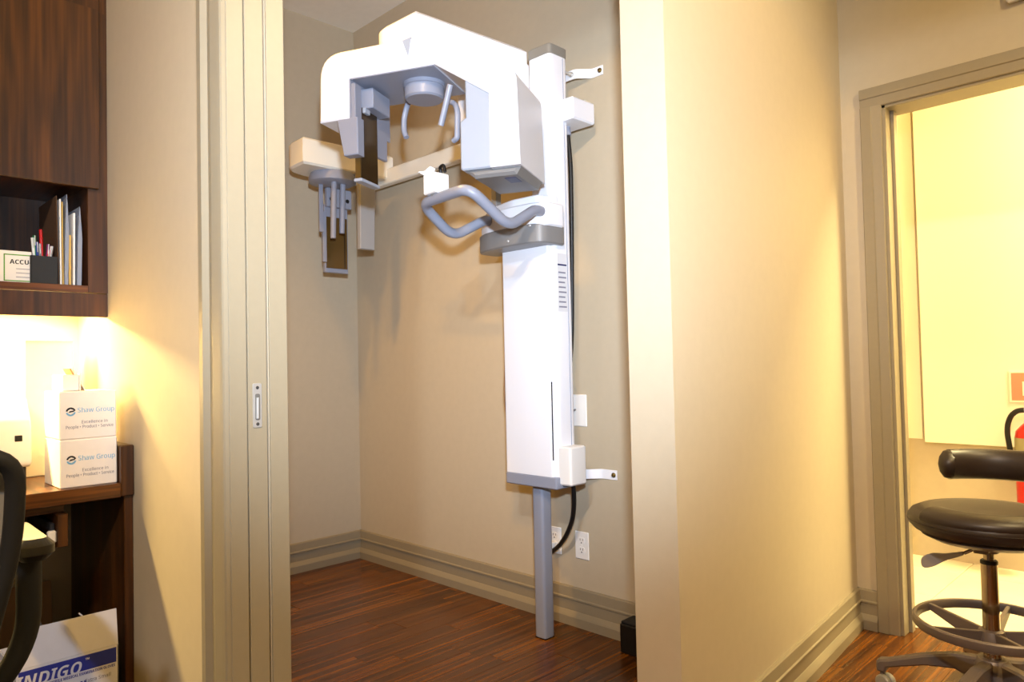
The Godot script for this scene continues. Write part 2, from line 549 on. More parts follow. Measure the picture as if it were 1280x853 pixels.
	var hp := [Vector2(-3.066, 2.165), Vector2(-3.046, 2.165), Vector2(-3.043, 2.162), Vector2(-3.043, 2.126), Vector2(-3.047, 2.122), Vector2(-3.051, 2.090), Vector2(-3.055, 2.086), Vector2(-3.066, 2.086)]
	prism(st, hp, Transform3D(Basis(Vector3(0, 0, 1), Vector3.UP, Vector3(-1, 0, 0)), Vector3.ZERO), -0.05, 1.031)
	struct("trim_%d" % k, st, M.trim, "taupe casing round the far doorway"); k += 1
	st = mb()
	bx(st, Vector3(-0.957, 0, -3.20), Vector3(-0.940, 2.09, -3.06), 0.001)
	bx(st, Vector3(-0.957, 2.075, -3.20), Vector3(-0.05, 2.092, -3.06), 0.001)
	bx(st, Vector3(-0.94, 0, -3.155), Vector3(-0.928, 2.075, -3.12), 0.001)
	struct("trim_%d" % k, st, M.trim, "jamb lining of the far doorway"); k += 1
	# baseboards
	baseboard("baseboard_niche_left", Vector3(-3.58, 0, -0.84), Vector3(-3.58, 0, -2.318), Vector3(1, 0, 0), "stepped taupe baseboard on the left alcove wall")
	baseboard("baseboard_niche_back", Vector3(-3.58, 0, -2.318), Vector3(-1.2, 0, -2.318), Vector3(0, 0, 1), "stepped taupe baseboard behind the x-ray machine")
	var pa := Vector3(-0.981, 0, -1.556); var pb := Vector3(-1.112, 0, -3.066)
	var pd := (pb - pa).normalized()
	baseboard("baseboard_partition", pa, pb, Vector3(-pd.z, 0, pd.x), "stepped baseboard along the cream partition wall")
	baseboard("baseboard_far", Vector3(-1.112, 0, -3.065), Vector3(dl - 0.079, 0, -3.065), Vector3(0, 0, 1), "short baseboard beside the far doorway")

# point seen at pixel (x, y) on the plane axis = val (used for placing small real parts)
func pix(px: float, py: float, axis: int, val: float) -> Vector3:
	var b := Basis.from_euler(Vector3(deg_to_rad(1.65), deg_to_rad(45.0), deg_to_rad(-1.25)))
	var d := b * Vector3((px - 640.0) / 900.0, -(py - 426.5) / 900.0, -1.0)
	var c := Vector3(0, 1.1, 0)
	return c + d * ((val - c[axis]) / d[axis])

func build_floor():
	var st := mb()
	bx(st, Vector3(-3.7, -0.12, -3.19), Vector3(1.42, -0.012, 2.02), 0.0)
	bx(st, Vector3(-3.0, -0.012, -0.834), Vector3(1.42, -0.0005, 2.02), 0.0)
	var fl := struct("floor", st, M.subfloor, "brown hardwood plank floor")
	var rng := RandomNumberGenerator.new(); rng.seed = 5
	var w := 0.092
	var x := -3.58
	var meshes := {}
	while x < 1.29:
		var z := -0.80 + rng.randf() * 0.5
		var z_end := -3.19 if x + w > -1.2 else -2.32
		while z > z_end:
			var len_: float = [0.45, 0.62, 0.8, 1.05, 1.25][rng.randi() % 5]
			var z0 := minf(z, -0.80)
			var z1 := maxf(z - len_, z_end)
			var L := snappedf(z0 - z1, 0.005)
			if L > 0.03:
				if not meshes.has(L):
					var s2 := mb()
					bx(s2, Vector3(0.0004, -0.012, -L + 0.0004), Vector3(w - 0.0004, 0.0, -0.0004), 0.0008)
					meshes[L] = s2.commit()
				var o := MeshInstance3D.new()
				o.name = "plank"; o.mesh = meshes[L]
				o.material_override = M["plank%d" % (rng.randi() % 6)]
				fl.add_child(o, true)
				o.position = Vector3(x, 0.0, z0)
			z -= len_
		x += w

func build_far_room():
	var H := 3.05
	var st := mb(); bx(st, Vector3(-1.52, 0, -4.46), Vector3(1.3, H, -4.34), 0.0)
	struct("wall_far_room_back", st, M.wall, "yellow-lit wall at the back of the tiled room")
	st = mb(); bx(st, Vector3(-1.52, 0, -4.34), Vector3(-1.40, H, -3.07), 0.0)
	struct("wall_far_room_left", st, M.wall, "side wall of the tiled room")
	st = mb(); bx(st, Vector3(-1.52, -0.12, -4.46), Vector3(1.3, -0.006, -3.19), 0.0)
	var fl := struct("floor_far_room", st, M.grout, "pale tiled floor beyond the far doorway")
	var ts := 0.46
	var s2 := mb(); bx(s2, Vector3(0.0015, -0.008, -ts + 0.0015), Vector3(ts - 0.0015, 0.0, -0.0015), 0.0012)
	var tm := s2.commit()
	for i in 6:
		for j in 3:
			var o := MeshInstance3D.new()
			o.name = "tile"; o.mesh = tm; o.material_override = M.tile
			fl.add_child(o, true)
			o.position = Vector3(-1.45 + i * ts, 0, -3.19 - j * ts + 0.0)
	# wall panels
	var p1 := pix(1154, 549, 2, -4.33)
	meta(box_part("wall_panel", Vector3(-1.40, p1.y, -4.34), Vector3(p1.x - 0.002, 3.04, -4.330), M.panel, self, 0.001), "narrow pale panel on the wall beyond the far doorway", "panel")
	var p2 := pix(1156, 553, 2, -4.305)
	meta(box_part("wall_panel", Vector3(p2.x, p2.y, -4.34), Vector3(0.55, 3.04, -4.305), M.panel, self, 0.002), "wide pale panel standing proud of the wall beyond the far doorway", "panel")
	# red sign
	var s0 := pix(1262.5, 503, 2, -4.302); var s1 := pix(1300, 464, 2, -4.302)
	var sg := thing("wall_sign", Vector3(s0.x, s0.y, -4.305), "small salmon-red sign on the wall above the fire extinguisher", "sign")
	box_part("board", Vector3(s0.x, s0.y, -4.305), Vector3(s1.x, s1.y, -4.300), M.panel, sg, 0.0005)
	box_part("red_field", Vector3(s0.x + 0.009, s0.y + 0.010, -4.301), Vector3(s1.x - 0.009, s1.y - 0.009, -4.2992), M.salmon, sg, 0.0)
	var q0 := pix(1278.5, 495, 2, -4.299); 
	box_part("white_mark", Vector3(q0.x, q0.y, -4.2994), Vector3(q0.x + 0.04, q0.y + 0.07, -4.2984), M.panel, sg, 0.0)
	done()
	# fire extinguisher
	var zc := -4.215
	var top := pix(1274, 530, 2, zc)
	var c := Vector3(pix(1290, 560, 2, zc).x, 0, zc)
	var r := 0.068
	var yb := top.y - 0.40
	var ex := thing("fire_extinguisher", Vector3(c.x, yb, zc), "red fire extinguisher with black hose on the wall beyond the stool", "extinguisher")
	st = mb()
	lathe(st, [Vector2(0, yb), Vector2(r * 0.9, yb), Vector2(r, yb + 0.012), Vector2(r, top.y - 0.065), Vector2(r * 0.93, top.y - 0.035), Vector2(r * 0.6, top.y - 0.008), Vector2(0.028, top.y + 0.004), Vector2(0.028, top.y + 0.012)], c, 26)
	obj("cylinder", st, M.red, ex)
	st = mb()
	lathe(st, [Vector2(r + 0.0008, top.y - 0.27), Vector2(r + 0.0008, top.y - 0.065)], c, 26)
	obj("data_label", st, mat(Color(0.63, 0.60, 0.45), 0.5), ex)
	st = mb()
	tube(st, [c + Vector3(0, top.y + 0.01, 0), c + Vector3(0, top.y + 0.055, 0)], 0.02, 0.016, 12)
	bx(st, c + Vector3(-0.02, top.y + 0.03, -0.014), c + Vector3(0.06, top.y + 0.055, 0.014), 0.003)
	obj("valve", st, M.brass, ex)
	st = mb()
	bx(st, c + Vector3(-0.03, top.y + 0.062, -0.011), c + Vector3(0.13, top.y + 0.074, 0.011), 0.003)
	obj("handle", st, M.paper, ex)
	var hz := zc + 0.02
	var hp := []
	for p in [Vector2(1280, 513), Vector2(1272, 513.5), Vector2(1264, 519), Vector2(1259.5, 530), Vector2(1259, 542), Vector2(1261.5, 556), Vector2(1264, 570), Vector2(1266, 590)]:
		hp.append(pix(p.x, p.y, 2, hz))
	st = mb(); tube(st, rounded_path(hp, 0.02, 3), 0.0125, 0.012, 12)
	obj("hose", st, M.rubber, ex)
	st = mb()
	bx(st, Vector3(c.x - 0.03, top.y - 0.16, -4.345 + 0.04), Vector3(c.x + 0.03, top.y - 0.12, zc - r + 0.004), 0.002)
	obj("wall_hook", st, M.black, ex)
	done()
	# fitting over the doorway
	var e0 := pix(1257, 3, 2, -3.035)
	var e := thing("emergency_light", Vector3(e0.x, e0.y, -3.065), "white emergency light fitting on the wall above the far doorway", "light fitting")
	box_part("housing", Vector3(e0.x, e0.y, -3.065), Vector3(e0.x + 0.30, e0.y + 0.13, -3.035), M.plastic_white, e, 0.008)
	st = mb()
	lathe(st, [Vector2(0, 0.03), Vector2(0.03, 0.026), Vector2(0.042, 0.0)], Vector3(e0.x + 0.08, e0.y + 0.07, -3.035), 20, Vector3(0, 0, 1))
	obj("lamp_head", st, M.grey_light, e)
	done()

# ------------------------------------------------------------------ office: cabinet, desk
func build_office():
	var xf := -2.476      # cabinet front
	var xb := -2.81       # wall behind
	var z0 := -0.697      # wall at its right end
	var z1 := 0.45
	var c := thing("wall_cabinet", Vector3(xb, 1.266, -0.1), "dark walnut wall cabinet with an open shelf over the desk", "cabinet")
	box_part("end_panel", Vector3(xb, 1.34, z0), Vector3(xf, 2.9, z0 + 0.056), M.wood, c, 0.001)
	box_part("back_panel", Vector3(xb, 1.34, z0 + 0.056), Vector3(xb + 0.012, 2.9, z1), M.wood, c, 0.0)
	box_part("shelf_board", Vector3(xb + 0.012, 1.34, z0 + 0.056), Vector3(xf, 1.362, z1), M.wood_h, c, 0.001)
	box_part("cabinet_floor", Vector3(xb + 0.012, 1.672, z0 + 0.056), Vector3(xf - 0.02, 1.692, z1), M.wood_h, c, 0.001)
	box_part("end_panel", Vector3(xb, 1.34, z1), Vector3(xf, 2.9, z1 + 0.02), M.wood, c, 0.001)
	box_part("top_panel", Vector3(xb, 2.9, z0), Vector3(xf, 2.92, z1 + 0.02), M.wood_h, c, 0.001)
	box_part("door", Vector3(xf - 0.001, 1.662, z0 + 0.028), Vector3(xf + 0.019, 2.895, z1), M.wood, c, 0.0015)
	box_part("valance", Vector3(xf - 0.02, 1.266, z0 + 0.001), Vector3(xf - 0.002, 1.3385, z1), M.wood, c, 0.001)
	done()
	# light bar under the cabinet
	var u := thing("under_cabinet_light", Vector3(xb + 0.17, 1.31, -0.1), "bright light bar under the wall cabinet", "lamp")
	box_part("housing", Vector3(xb + 0.135, 1.318, z0 + 0.06), Vector3(xb + 0.205, 1.34, z1 - 0.1), M.plastic_white, u, 0.002)
	var gl := mb(); bx(gl, Vector3(xb + 0.14, 1.306, z0 + 0.065), Vector3(xb + 0.20, 1.318, z1 - 0.105), 0.002)
	obj("diffuser", gl, lamp_mat(Color(1.0, 0.88, 0.62), 3.0), u)
	done()
	var al := AreaLight3D.new()
	al.name = "lamp_light"
	al.area_size = Vector2(0.06, 0.95)
	al.light_color = Color(1.0, 0.86, 0.55); al.light_energy = 6.0; al.shadow_enabled = true
	u.add_child(al)
	al.position = Vector3(0, -0.008, -0.05)
	al.rotation_degrees = Vector3(-90, 0, 0)
	# desk
	var df := -2.24
	var d := thing("desk", Vector3(-2.5, 0, -0.1), "dark walnut desk with a raised end panel against the wall", "desk")
	box_part("desk_top", Vector3(xb + 0.002, 0.740, -0.661), Vector3(df, 0.780, 0.9), M.wood_h, d, 0.002)
	box_part("end_panel", Vector3(xb + 0.002, 0.742, -0.695), Vector3(df + 0.002, 0.886, -0.661), M.wood, d, 0.003)
	box_part("side_panel", Vector3(xb + 0.002, 0, -0.695), Vector3(df - 0.01, 0.742, -0.672), M.wood, d, 0.002)
	box_part("side_panel", Vector3(xb + 0.002, 0, 0.86), Vector3(df - 0.01, 0.74, 0.884), M.wood, d, 0.002)
	box_part("apron", Vector3(df - 0.06, 0.715, -0.53), Vector3(df - 0.045, 0.74, 0.86), M.wood_h, d, 0.001)
	done()
	# pencil drawer frame hanging under the desk, pulled half out
	var t := thing("under_desk_drawer", Vector3(-2.5, 0.60, -0.3), "open walnut drawer box hanging under the desk top", "drawer")
	var z_r := -0.530
	box_part("side_board", Vector3(-2.62, 0.628, z_r), Vector3(df - 0.004, 0.7145, z_r + 0.024), M.wood, t, 0.001)
	box_part("back_board", Vector3(-2.62, 0.628, z_r + 0.024), Vector3(-2.60, 0.7145, 0.1), M.wood, t, 0.001)
	box_part("side_board", Vector3(-2.62, 0.628, 0.1), Vector3(df - 0.004, 0.7145, 0.124), M.wood, t, 0.001)
	box_part("bottom_board", Vector3(-2.62, 0.618, z_r), Vector3(df - 0.06, 0.628, 0.124), M.wood_h, t, 0.001)
	var st := mb()
	bx(st, Vector3(-2.60, 0.668, z_r + 0.0255), Vector3(df - 0.03, 0.690, z_r + 0.036), 0.002)
	obj("slide_rail", st, mat(Color(0.30, 0.32, 0.38), 0.3, 0.8), t)
	st = mb()
	bx(st, Vector3(df - 0.03, 0.640, z_r + 0.025), Vector3(df - 0.012, 0.672, z_r + 0.045), 0.003)
	obj("slide_clip", st, M.plastic_white, t)
	done()

func pix_on_desk(px: float, py: float) -> Vector3: return pix(px, py, 1, 0.78)

func build_desk_things():
	# two stacked cartons
	var R := Vector3(0, PI / 2, 0)
	for k in 2:
		var y0 := 0.780 + k * 0.1325
		var zz := [-0.658, -0.516]
		var xx := [-2.435, -2.264 - k * 0.004]
		var lab: String = ["white printed carton standing on the desk under another carton", "white printed carton stacked on top of another on the desk"][k]
		var b := thing("carton", Vector3(-2.35, y0, -0.6), lab, "box", "white printed cartons on the desk")
		box_part("body", Vector3(xx[0], y0, zz[0]), Vector3(xx[1], y0 + 0.131, zz[1]), M.carton, b, 0.0025)
		var s := mb()
		bx(s, Vector3(xx[0] + 0.003, y0 + 0.1305, (zz[0] + zz[1]) / 2.0), Vector3(xx[1] - 0.002, y0 + 0.132, zz[1] - 0.001), 0.0004)
		bx(s, Vector3(xx[0] + 0.003, y0 + 0.1305, zz[0] + 0.001), Vector3(xx[1] - 0.002, y0 + 0.132, (zz[0] + zz[1]) / 2.0 - 0.001), 0.0004)
		obj("flap", s, M.carton, b)
		var x := xx[1] as float
		var yl := y0 + 0.076
		# round emblem: dark arc over, blue arc under, bar across
		var lc := Vector3(x + 0.0003, yl, -0.543)
		for arc in [[0.25, 3.0, M.ink_dark], [3.4, 6.1, M.ink_blue]]:
			s = mb()
			var outer := []; var inner := []
			for i in 13:
				var an: float = lerpf(arc[0], arc[1], i / 12.0)
				outer.append(Vector2(cos(an), sin(an)) * 0.0120)
				inner.append(Vector2(cos(an) * 0.0080, sin(an) * 0.0080))
			inner.reverse()
			prism(s, outer + inner, frame(lc, Vector3(0, 0, -1), Vector3.UP), 0.0, 0.0006)
			obj("emblem_arc", s, arc[2], b)
		s = mb()
		prism(s, [Vector2(-0.006, -0.003), Vector2(0.009, 0.0005), Vector2(0.009, 0.0035), Vector2(-0.002, 0.002)], frame(lc, Vector3(0, 0, -1), Vector3.UP), 0.0, 0.0006)
		obj("emblem_bar", s, M.ink_dark, b)
		lettering("Shaw Group", 0.0175, Vector3(x + 0.0002, yl + 0.003, -0.606), R, M.ink_blue, b, "Droid Sans", false, 0.0, 0.98)
		lettering("Excellence in", 0.0115, Vector3(x + 0.0002, yl - 0.030, -0.602), R, M.ink_grey, b)
		lettering("People • Product • Service", 0.0115, Vector3(x + 0.0002, yl - 0.043, -0.590), R, M.ink_grey, b, "Droid Sans", false, 0.0, 0.9)
		done()
	# on top of the cartons
	var yt := 0.780 + 2 * 0.1325 + 0.0005
	meta(box_part("tall_white_box", Vector3(-2.70, 0.7805, -0.63), Vector3(-2.60, 1.20, -0.50), M.carton, self, 0.002), "tall white box standing on the desk behind the cartons", "box")
	for k in 2:
		var s := mb()
		var x0 := -2.33 - 0.02 * k
		prism(s, [Vector2(0, 0), Vector2(0.004, 0), Vector2(-0.026, 0.062), Vector2(-0.030, 0.062)], frame(Vector3(x0, yt, 0), Vector3(0, 0, -1), Vector3.UP).translated(Vector3(0, 0, -0.585 - 0.012 * k)), -0.07, 0.0, 0.0005)
		meta(obj("leaflet", s, [M.kraft, M.paper][k], self), ["small tan card leaning on top of the cartons", "small white card leaning behind the tan card"][k], "card")
	var nt := thing("note_block", Vector3(-2.38, yt, -0.545), "white block of paper lying on top of the upper carton", "paper")
	box_part("sheets", Vector3(-2.42, yt, -0.572), Vector3(-2.30, yt + 0.045, -0.532), M.paper, nt, 0.002)
	box_part("backing", Vector3(-2.425, yt, -0.576), Vector3(-2.298, yt + 0.0485, -0.5725), M.carton, nt, 0.001)
	done()
	# printer
	var p := thing("printer", Vector3(-2.58, 0.78, -0.25), "white desktop printer with a dark base beside the cartons", "printer")
	var st := mb()
	prism(st, rounded_path([Vector2(-2.78, 0.83), Vector2(-2.43, 0.83), Vector2(-2.435, 0.955), Vector2(-2.50, 1.03), Vector2(-2.78, 1.04)], 0.02, 4, true), Transform3D(Basis(), Vector3.ZERO), -0.485, -0.02, 0.004, 40.0)
	obj("body", st, M.plastic_white, p)
	box_part("base", Vector3(-2.77, 0.78, -0.475), Vector3(-2.45, 0.8305, -0.03), mat(Color(0.22, 0.23, 0.25), 0.5), p, 0.003)
	box_part("paper_tray", Vector3(-2.46, 0.79, -0.44), Vector3(-2.41, 0.815, -0.06), mat(Color(0.40, 0.42, 0.45), 0.5), p, 0.003)
	box_part("button", Vector3(-2.44, 0.905, -0.462), Vector3(-2.4305, 0.922, -0.444), M.black, p, 0.001)
	done()
	# carton of gloves on the floor
	var z_l := -0.395; var z_r := -0.632
	var xg := -2.172
	var g := thing("glove_carton", Vector3(xg - 0.1, 0, -0.51), "open white carton with a blue printed band and raised flap below the desk", "box")
	st = mb()
	bx(st, Vector3(xg - 0.20, 0.0, z_r), Vector3(xg - 0.197, 0.356, z_l), 0.0005)
	bx(st, Vector3(xg - 0.003, 0.0, z_r), Vector3(xg, 0.356, z_l), 0.0005)
	bx(st, Vector3(xg - 0.20, 0.0, z_r), Vector3(xg, 0.356, z_r + 0.003), 0.0005)
	bx(st, Vector3(xg - 0.20, 0.0, z_l - 0.003), Vector3(xg, 0.356, z_l), 0.0005)
	bx(st, Vector3(xg - 0.20, 0.0, z_r), Vector3(xg, 0.003, z_l), 0.0005)
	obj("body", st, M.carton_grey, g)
	st = mb()
	prism(st, [Vector2(-0.0015, 0.0), Vector2(0.0015, 0.0), Vector2(-0.012, 0.092), Vector2(-0.015, 0.092)], frame(Vector3(xg - 0.0015, 0.3565, 0), Vector3(1, 0, 0), Vector3.UP), z_r + 0.001, z_l - 0.008, 0.0005)
	obj("flap", st, M.carton_grey, g)
	st = mb()
	prism(st, [Vector2(0, 0), Vector2(0.003, 0), Vector2(0.05, 0.05), Vector2(0.047, 0.052)], frame(Vector3(xg - 0.1, 0.3565, z_r), Vector3(0, 0, 1), Vector3.UP), -0.09, 0.09, 0.0005)
	obj("flap", st, M.carton_grey, g)
	box_part("blue_band", Vector3(xg, 0.310, z_r + 0.006), Vector3(xg + 0.0006, 0.349, z_l - 0.008), M.indigo, g, 0.0)
	var zc := (z_l + z_r) * 0.5
	lettering("INDIGO", 0.043, Vector3(xg + 0.0008, 0.321, zc + 0.043), R, M.carton_grey, g, "Droid Sans", true, 0.22, 0.92)
	lettering("™", 0.014, Vector3(xg + 0.0008, 0.336, zc - 0.043), R, M.carton_grey, g)
	lettering("POWDER FREE NITRILE MEDICAL EXAMINATION GLOVES", 0.0098, Vector3(xg + 0.0002, 0.3025, zc - 0.005), R, M.indigo, g, "Droid Sans", true, 0.0, 0.80)
	lettering("Extra Small", 0.0125, Vector3(xg + 0.0002, 0.281, zc - 0.068), R, M.ink_grey, g)
	for i in 5:
		box_part("printed_bar", Vector3(xg, 0.262, zc - 0.004 - i * 0.009), Vector3(xg + 0.0006, 0.284, zc + 0.001 - i * 0.009), M.indigo, g, 0.0)
	done()
	# flattened cardboard standing at the back under the desk
	var kb := mb()
	prism(kb, [Vector2(0, 0), Vector2(0.004, 0), Vector2(-0.05, 0.42), Vector2(-0.054, 0.42)], frame(Vector3(-2.70, 0.0, 0), Vector3(1, 0, 0), Vector3.UP), -0.60, -0.15, 0.0005)
	meta(obj("cardboard_sheet", kb, M.kraft, self), "flat brown cardboard sheet leaning under the desk", "cardboard")
	kb = mb()
	prism(kb, [Vector2(0, 0), Vector2(0.005, 0), Vector2(0.16, 0.40), Vector2(0.155, 0.402)], frame(Vector3(-2.52, 0.0, -0.655), Vector3(0, 0, 1), Vector3.UP), -0.08, 0.11, 0.0005)
	meta(obj("grey_folder", kb, mat(Color(0.36, 0.36, 0.40), 0.6), self), "dark grey folder leaning behind the open carton", "folder")

func build_shelf_things():
	var ys := 1.3622
	var R := Vector3(0, PI / 2, 0)
	# framed card
	var xc := -2.50
	var a := pix(-6, 355, 0, xc); var b := pix(39.5, 355, 0, xc)
	var cd := thing("card_holder", Vector3(xc, ys, (a.z + b.z) / 2.0), "clear stand with a white green-bordered card on the open shelf", "sign")
	box_part("card", Vector3(xc - 0.003, ys, b.z), Vector3(xc, ys + 0.093, a.z + 0.02), M.paper, cd, 0.0005)
	var bl := pix(4.5, 350, 0, xc).z
	for q in [[ys + 0.080, ys + 0.083, b.z, bl], [ys + 0.004, ys + 0.007, b.z, bl], [ys + 0.004, ys + 0.083, bl - 0.003, bl]]:
		box_part("border", Vector3(xc, q[0], q[2]), Vector3(xc + 0.0006, q[1], q[3]), M.green, cd, 0.0)
	lettering("ACCU-DC", 0.018, Vector3(xc + 0.0003, ys + 0.061, pix(32, 340, 0, xc).z), R, M.ink_dark, cd, "Droid Sans", true)
	for i in 3:
		box_part("print_line", Vector3(xc, ys + 0.040 - i * 0.012, b.z), Vector3(xc + 0.0005, ys + 0.0418 - i * 0.012, bl - 0.030), M.ink_grey, cd, 0.0)
	done()
	# pen cup
	var p0 := pix(39, 356, 0, -2.49); var p1 := pix(72, 356, 0, -2.49)
	var zc := (p0.z + p1.z) / 2.0; var hw := absf(p0.z - p1.z) / 2.0
	var pcx := -2.49 - hw
	var pc := thing("pen_cup", Vector3(pcx, ys, zc), "square black pen cup on the open shelf", "pen cup")
	var st := mb()
	var h := 0.083
	bx(st, Vector3(pcx - hw, ys, zc - hw), Vector3(pcx + hw, ys + 0.004, zc + hw), 0.001)
	for s in [-1, 1]:
		bx(st, Vector3(pcx + s * hw - 0.0015, ys, zc - hw), Vector3(pcx + s * hw + 0.0015, ys + h, zc + hw), 0.0008)
		bx(st, Vector3(pcx - hw, ys, zc + s * hw - 0.0015), Vector3(pcx + hw, ys + h, zc + s * hw + 0.0015), 0.0008)
	obj("cup", st, M.black, pc)
	done()
	var pens := [["green", Color(0.10, 0.45, 0.22), 0.026, 0.145, 0.3], ["white", Color(0.90, 0.92, 0.90), 0.029, 0.138, 0.2], ["blue", Color(0.10, 0.20, 0.55), 0.016, 0.126, 0.1], ["red capped", Color(0.75, 0.08, 0.08), -0.007, 0.165, -0.55], ["grey", Color(0.5, 0.5, 0.5), 0.004, 0.122, -0.15], ["purple", Color(0.45, 0.18, 0.42), -0.018, 0.122, -0.1], ["clear white", Color(0.85, 0.84, 0.83), -0.026, 0.117, -0.05], ["short red", Color(0.85, 0.10, 0.06), -0.014, 0.105, 0.15]]
	for q in pens:
		var base := Vector3(pcx + 0.004 - absf(q[2]) * 0.3, ys + 0.006, zc + q[2] * 0.45)
		var top := Vector3(pcx + 0.012, ys + q[3], zc + q[2] + q[4] * -0.02 + 0.001)
		var pn := thing("pen", base, "%s pen standing in the black pen cup" % q[0], "pen", "pens in the black cup")
		st = mb(); tube(st, [base, base.lerp(top, 0.5), top], 0.0042, 0.0045, 8)
		obj("barrel", st, mat(q[1], 0.35), pn)
		st = mb(); tube(st, [top - (top - base).normalized() * 0.03 + Vector3(0.005, 0, 0), top + Vector3(0.005, 0, 0)], 0.0014, 0.0014, 6)
		obj("clip", st, M.steel if q[0] != "red capped" else mat(q[1], 0.3), pn)
		done()
	# upright sleeves, folders and a board, edge on
	var items := [
		["dark brown folder standing right beside the pen cup", 73.2, 74.4, 0.270, "kraft_dark", "folder"],
		["white cardboard file standing between two folders on the open shelf", 75.6, 77.4, 0.262, "paper", "file"],
		["pale green folder standing beside the white cardboard file", 78.4, 79.8, 0.255, "manila", "folder"],
		["wide clear plastic sleeve with papers standing on the open shelf", 80.8, 85.5, 0.278, "film", "sleeve"],
		["thin manila file inside the row of plastic sleeves", 86.3, 89.2, 0.155, "manila", "folder"],
		["white paper file next to the thin manila file", 91.5, 94.0, 0.225, "paper", "file"],
		["crumpled clear plastic sleeve nearest the end of the open shelf", 96.5, 102.0, 0.245, "film", "sleeve"]]
	var kx := 0
	for it in items:
		var xo := -2.495 - 0.004 * (kx % 3)
		var za: float = pix(it[1], 356, 0, xo).z; var zb: float = pix(it[2], 356, 0, xo).z
		var lean: float = [0.006, 0.002, 0.002, 0.0, 0.0, -0.001, 0.0][kx]
		st = mb()
		var f := frame(Vector3(0, ys, 0), Vector3(0, 0, 1), Vector3.UP)
		var hh: float = it[3]
		if it[4] == "film":
			var w := absf(za - zb)
			prism(st, [Vector2(zb, 0), Vector2(za, 0), Vector2(za - w * 0.2 + lean, hh * 0.55), Vector2(lerpf(za, zb, 0.62) + lean, hh), Vector2(lerpf(za, zb, 0.78) + lean, hh * 0.97), Vector2(zb - 0.003, hh * 0.6)], f, -xo, -xo + 0.21, 0.0008)
		else:
			prism(st, [Vector2(zb, 0), Vector2(za, 0), Vector2(za + lean, hh), Vector2(zb + lean, hh)], f, -xo, -xo + 0.215, 0.0006)
		# f's local z is -x: extrude toward the back
		var o := obj(["folder", "file", "sleeve"][["folder", "file", "sleeve"].find(it[5])], st, M[it[4]], self)
		meta(o, it[0], it[5], "papers standing on the open shelf")
		kx += 1

func build_office_chair():
	var c := thing("office_chair", Vector3(-1.72, 0, -0.05), "black office chair with a mesh back and padded arms at the desk", "chair")
	var x0 := -1.50
	# back frame: loop in the z-y plane, leaning a little
	var zr := -0.269; var zl := 0.20
	var lp := []
	for p in [Vector2(zr + 0.035, 0.54), Vector2(zr, 0.80), Vector2(zr - 0.002, 0.962), Vector2(zl, 0.962), Vector2(zl, 0.80), Vector2(zl - 0.012, 0.54)]:
		lp.append(Vector3(x0 + (p.y - 0.75) * 0.16, p.y, p.x))
	lp[0].z += 0.02; lp[5].z -= 0.02
	var st := mb()
	tube(st, rounded_path(lp, 0.06, 7, true), 0.0155, 0.0155, 12, Vector2(1.0, 1.0), true)
	obj("back_frame", st, M.black_soft, c)
	st = mb()
	prism(st, rounded_path([Vector2(zr + 0.02, 0.55), Vector2(zr + 0.008, 0.955), Vector2(zl - 0.008, 0.955), Vector2(zl - 0.02, 0.55)], 0.05, 6, true), frame(Vector3(x0 - 0.004, 0, 0), Vector3(0, 0, 1), Vector3.UP), -0.002, 0.002)
	obj("mesh_back", st, M.mesh_fabric, c)
	st = mb()
	prism(st, rounded_path([Vector2(-1.98, -0.28), Vector2(-1.52, -0.26), Vector2(-1.52, 0.18), Vector2(-1.98, 0.20)], 0.08, 6, true), frame(Vector3.ZERO, Vector3(1, 0, 0), Vector3(0, 0, 1)), -0.47, -0.40, 0.02, 30.0)
	obj("seat", st, M.black_soft, c)
	st = mb()
	tube(st, rounded_path([Vector3(-1.60, 0.40, -0.04), Vector3(-1.46, 0.40, -0.04), Vector3(-1.47, 0.60, -0.04)], 0.05), 0.022, 0.02, 10)
	obj("back_support", st, M.black_soft, c)
	for s in [-1, 1]:
		var za := -0.345 if s < 0 else 0.265
		st = mb()
		var f := frame(Vector3.ZERO, Vector3(1, 0, 0), Vector3(0, 0, 1))
		var pad := rounded_path([Vector2(-1.90, za - 0.035), Vector2(-1.66, za - 0.03), Vector2(-1.66, za + 0.04), Vector2(-1.90, za + 0.045)], 0.035, 7, true)
		prism(st, pad, f, -0.772, -0.728, 0.014, 30.0)
		obj("arm_pad", st, M.armpad, c)
		st = mb()
		tube(st, rounded_path([Vector3(-1.745, 0.735, za + 0.003), Vector3(-1.74, 0.575, za + 0.004), Vector3(-1.73, 0.49, za - s * 0.05), Vector3(-1.74, 0.42, -0.04 + s * 0.15)], 0.06), 0.023, 0.020, 12, Vector2(1.0, 0.8))
		obj("arm_post", st, M.black_soft, c)
	st = mb()
	lathe(st, [Vector2(0.0, 0.40), Vector2(0.03, 0.40), Vector2(0.03, 0.20), Vector2(0.045, 0.12), Vector2(0.045, 0.07), Vector2(0, 0.07)], Vector3(-1.76, 0, -0.04), 18)
	obj("gas_column", st, M.black, c)
	for k in 5:
		var an := TAU * k / 5.0 + 0.5
		var dv := Vector3(cos(an), 0, sin(an))
		st = mb()
		tube(st, [Vector3(-1.76, 0.10, -0.04) + dv * 0.03, Vector3(-1.76, 0.075, -0.04) + dv * 0.27], 0.024, 0.016, 10)
		obj("leg", st, M.black, c)
		st = mb()
		lathe(st, [Vector2(0, -0.022), Vector2(0.024, -0.022), Vector2(0.027, -0.015), Vector2(0.027, 0.015), Vector2(0.024, 0.022), Vector2(0, 0.022)], Vector3(-1.76, 0.0275, -0.04) + dv * 0.27, 16, Vector3(-sin(an), 0, cos(an)))
		obj("caster", st, M.black, c)
	done()

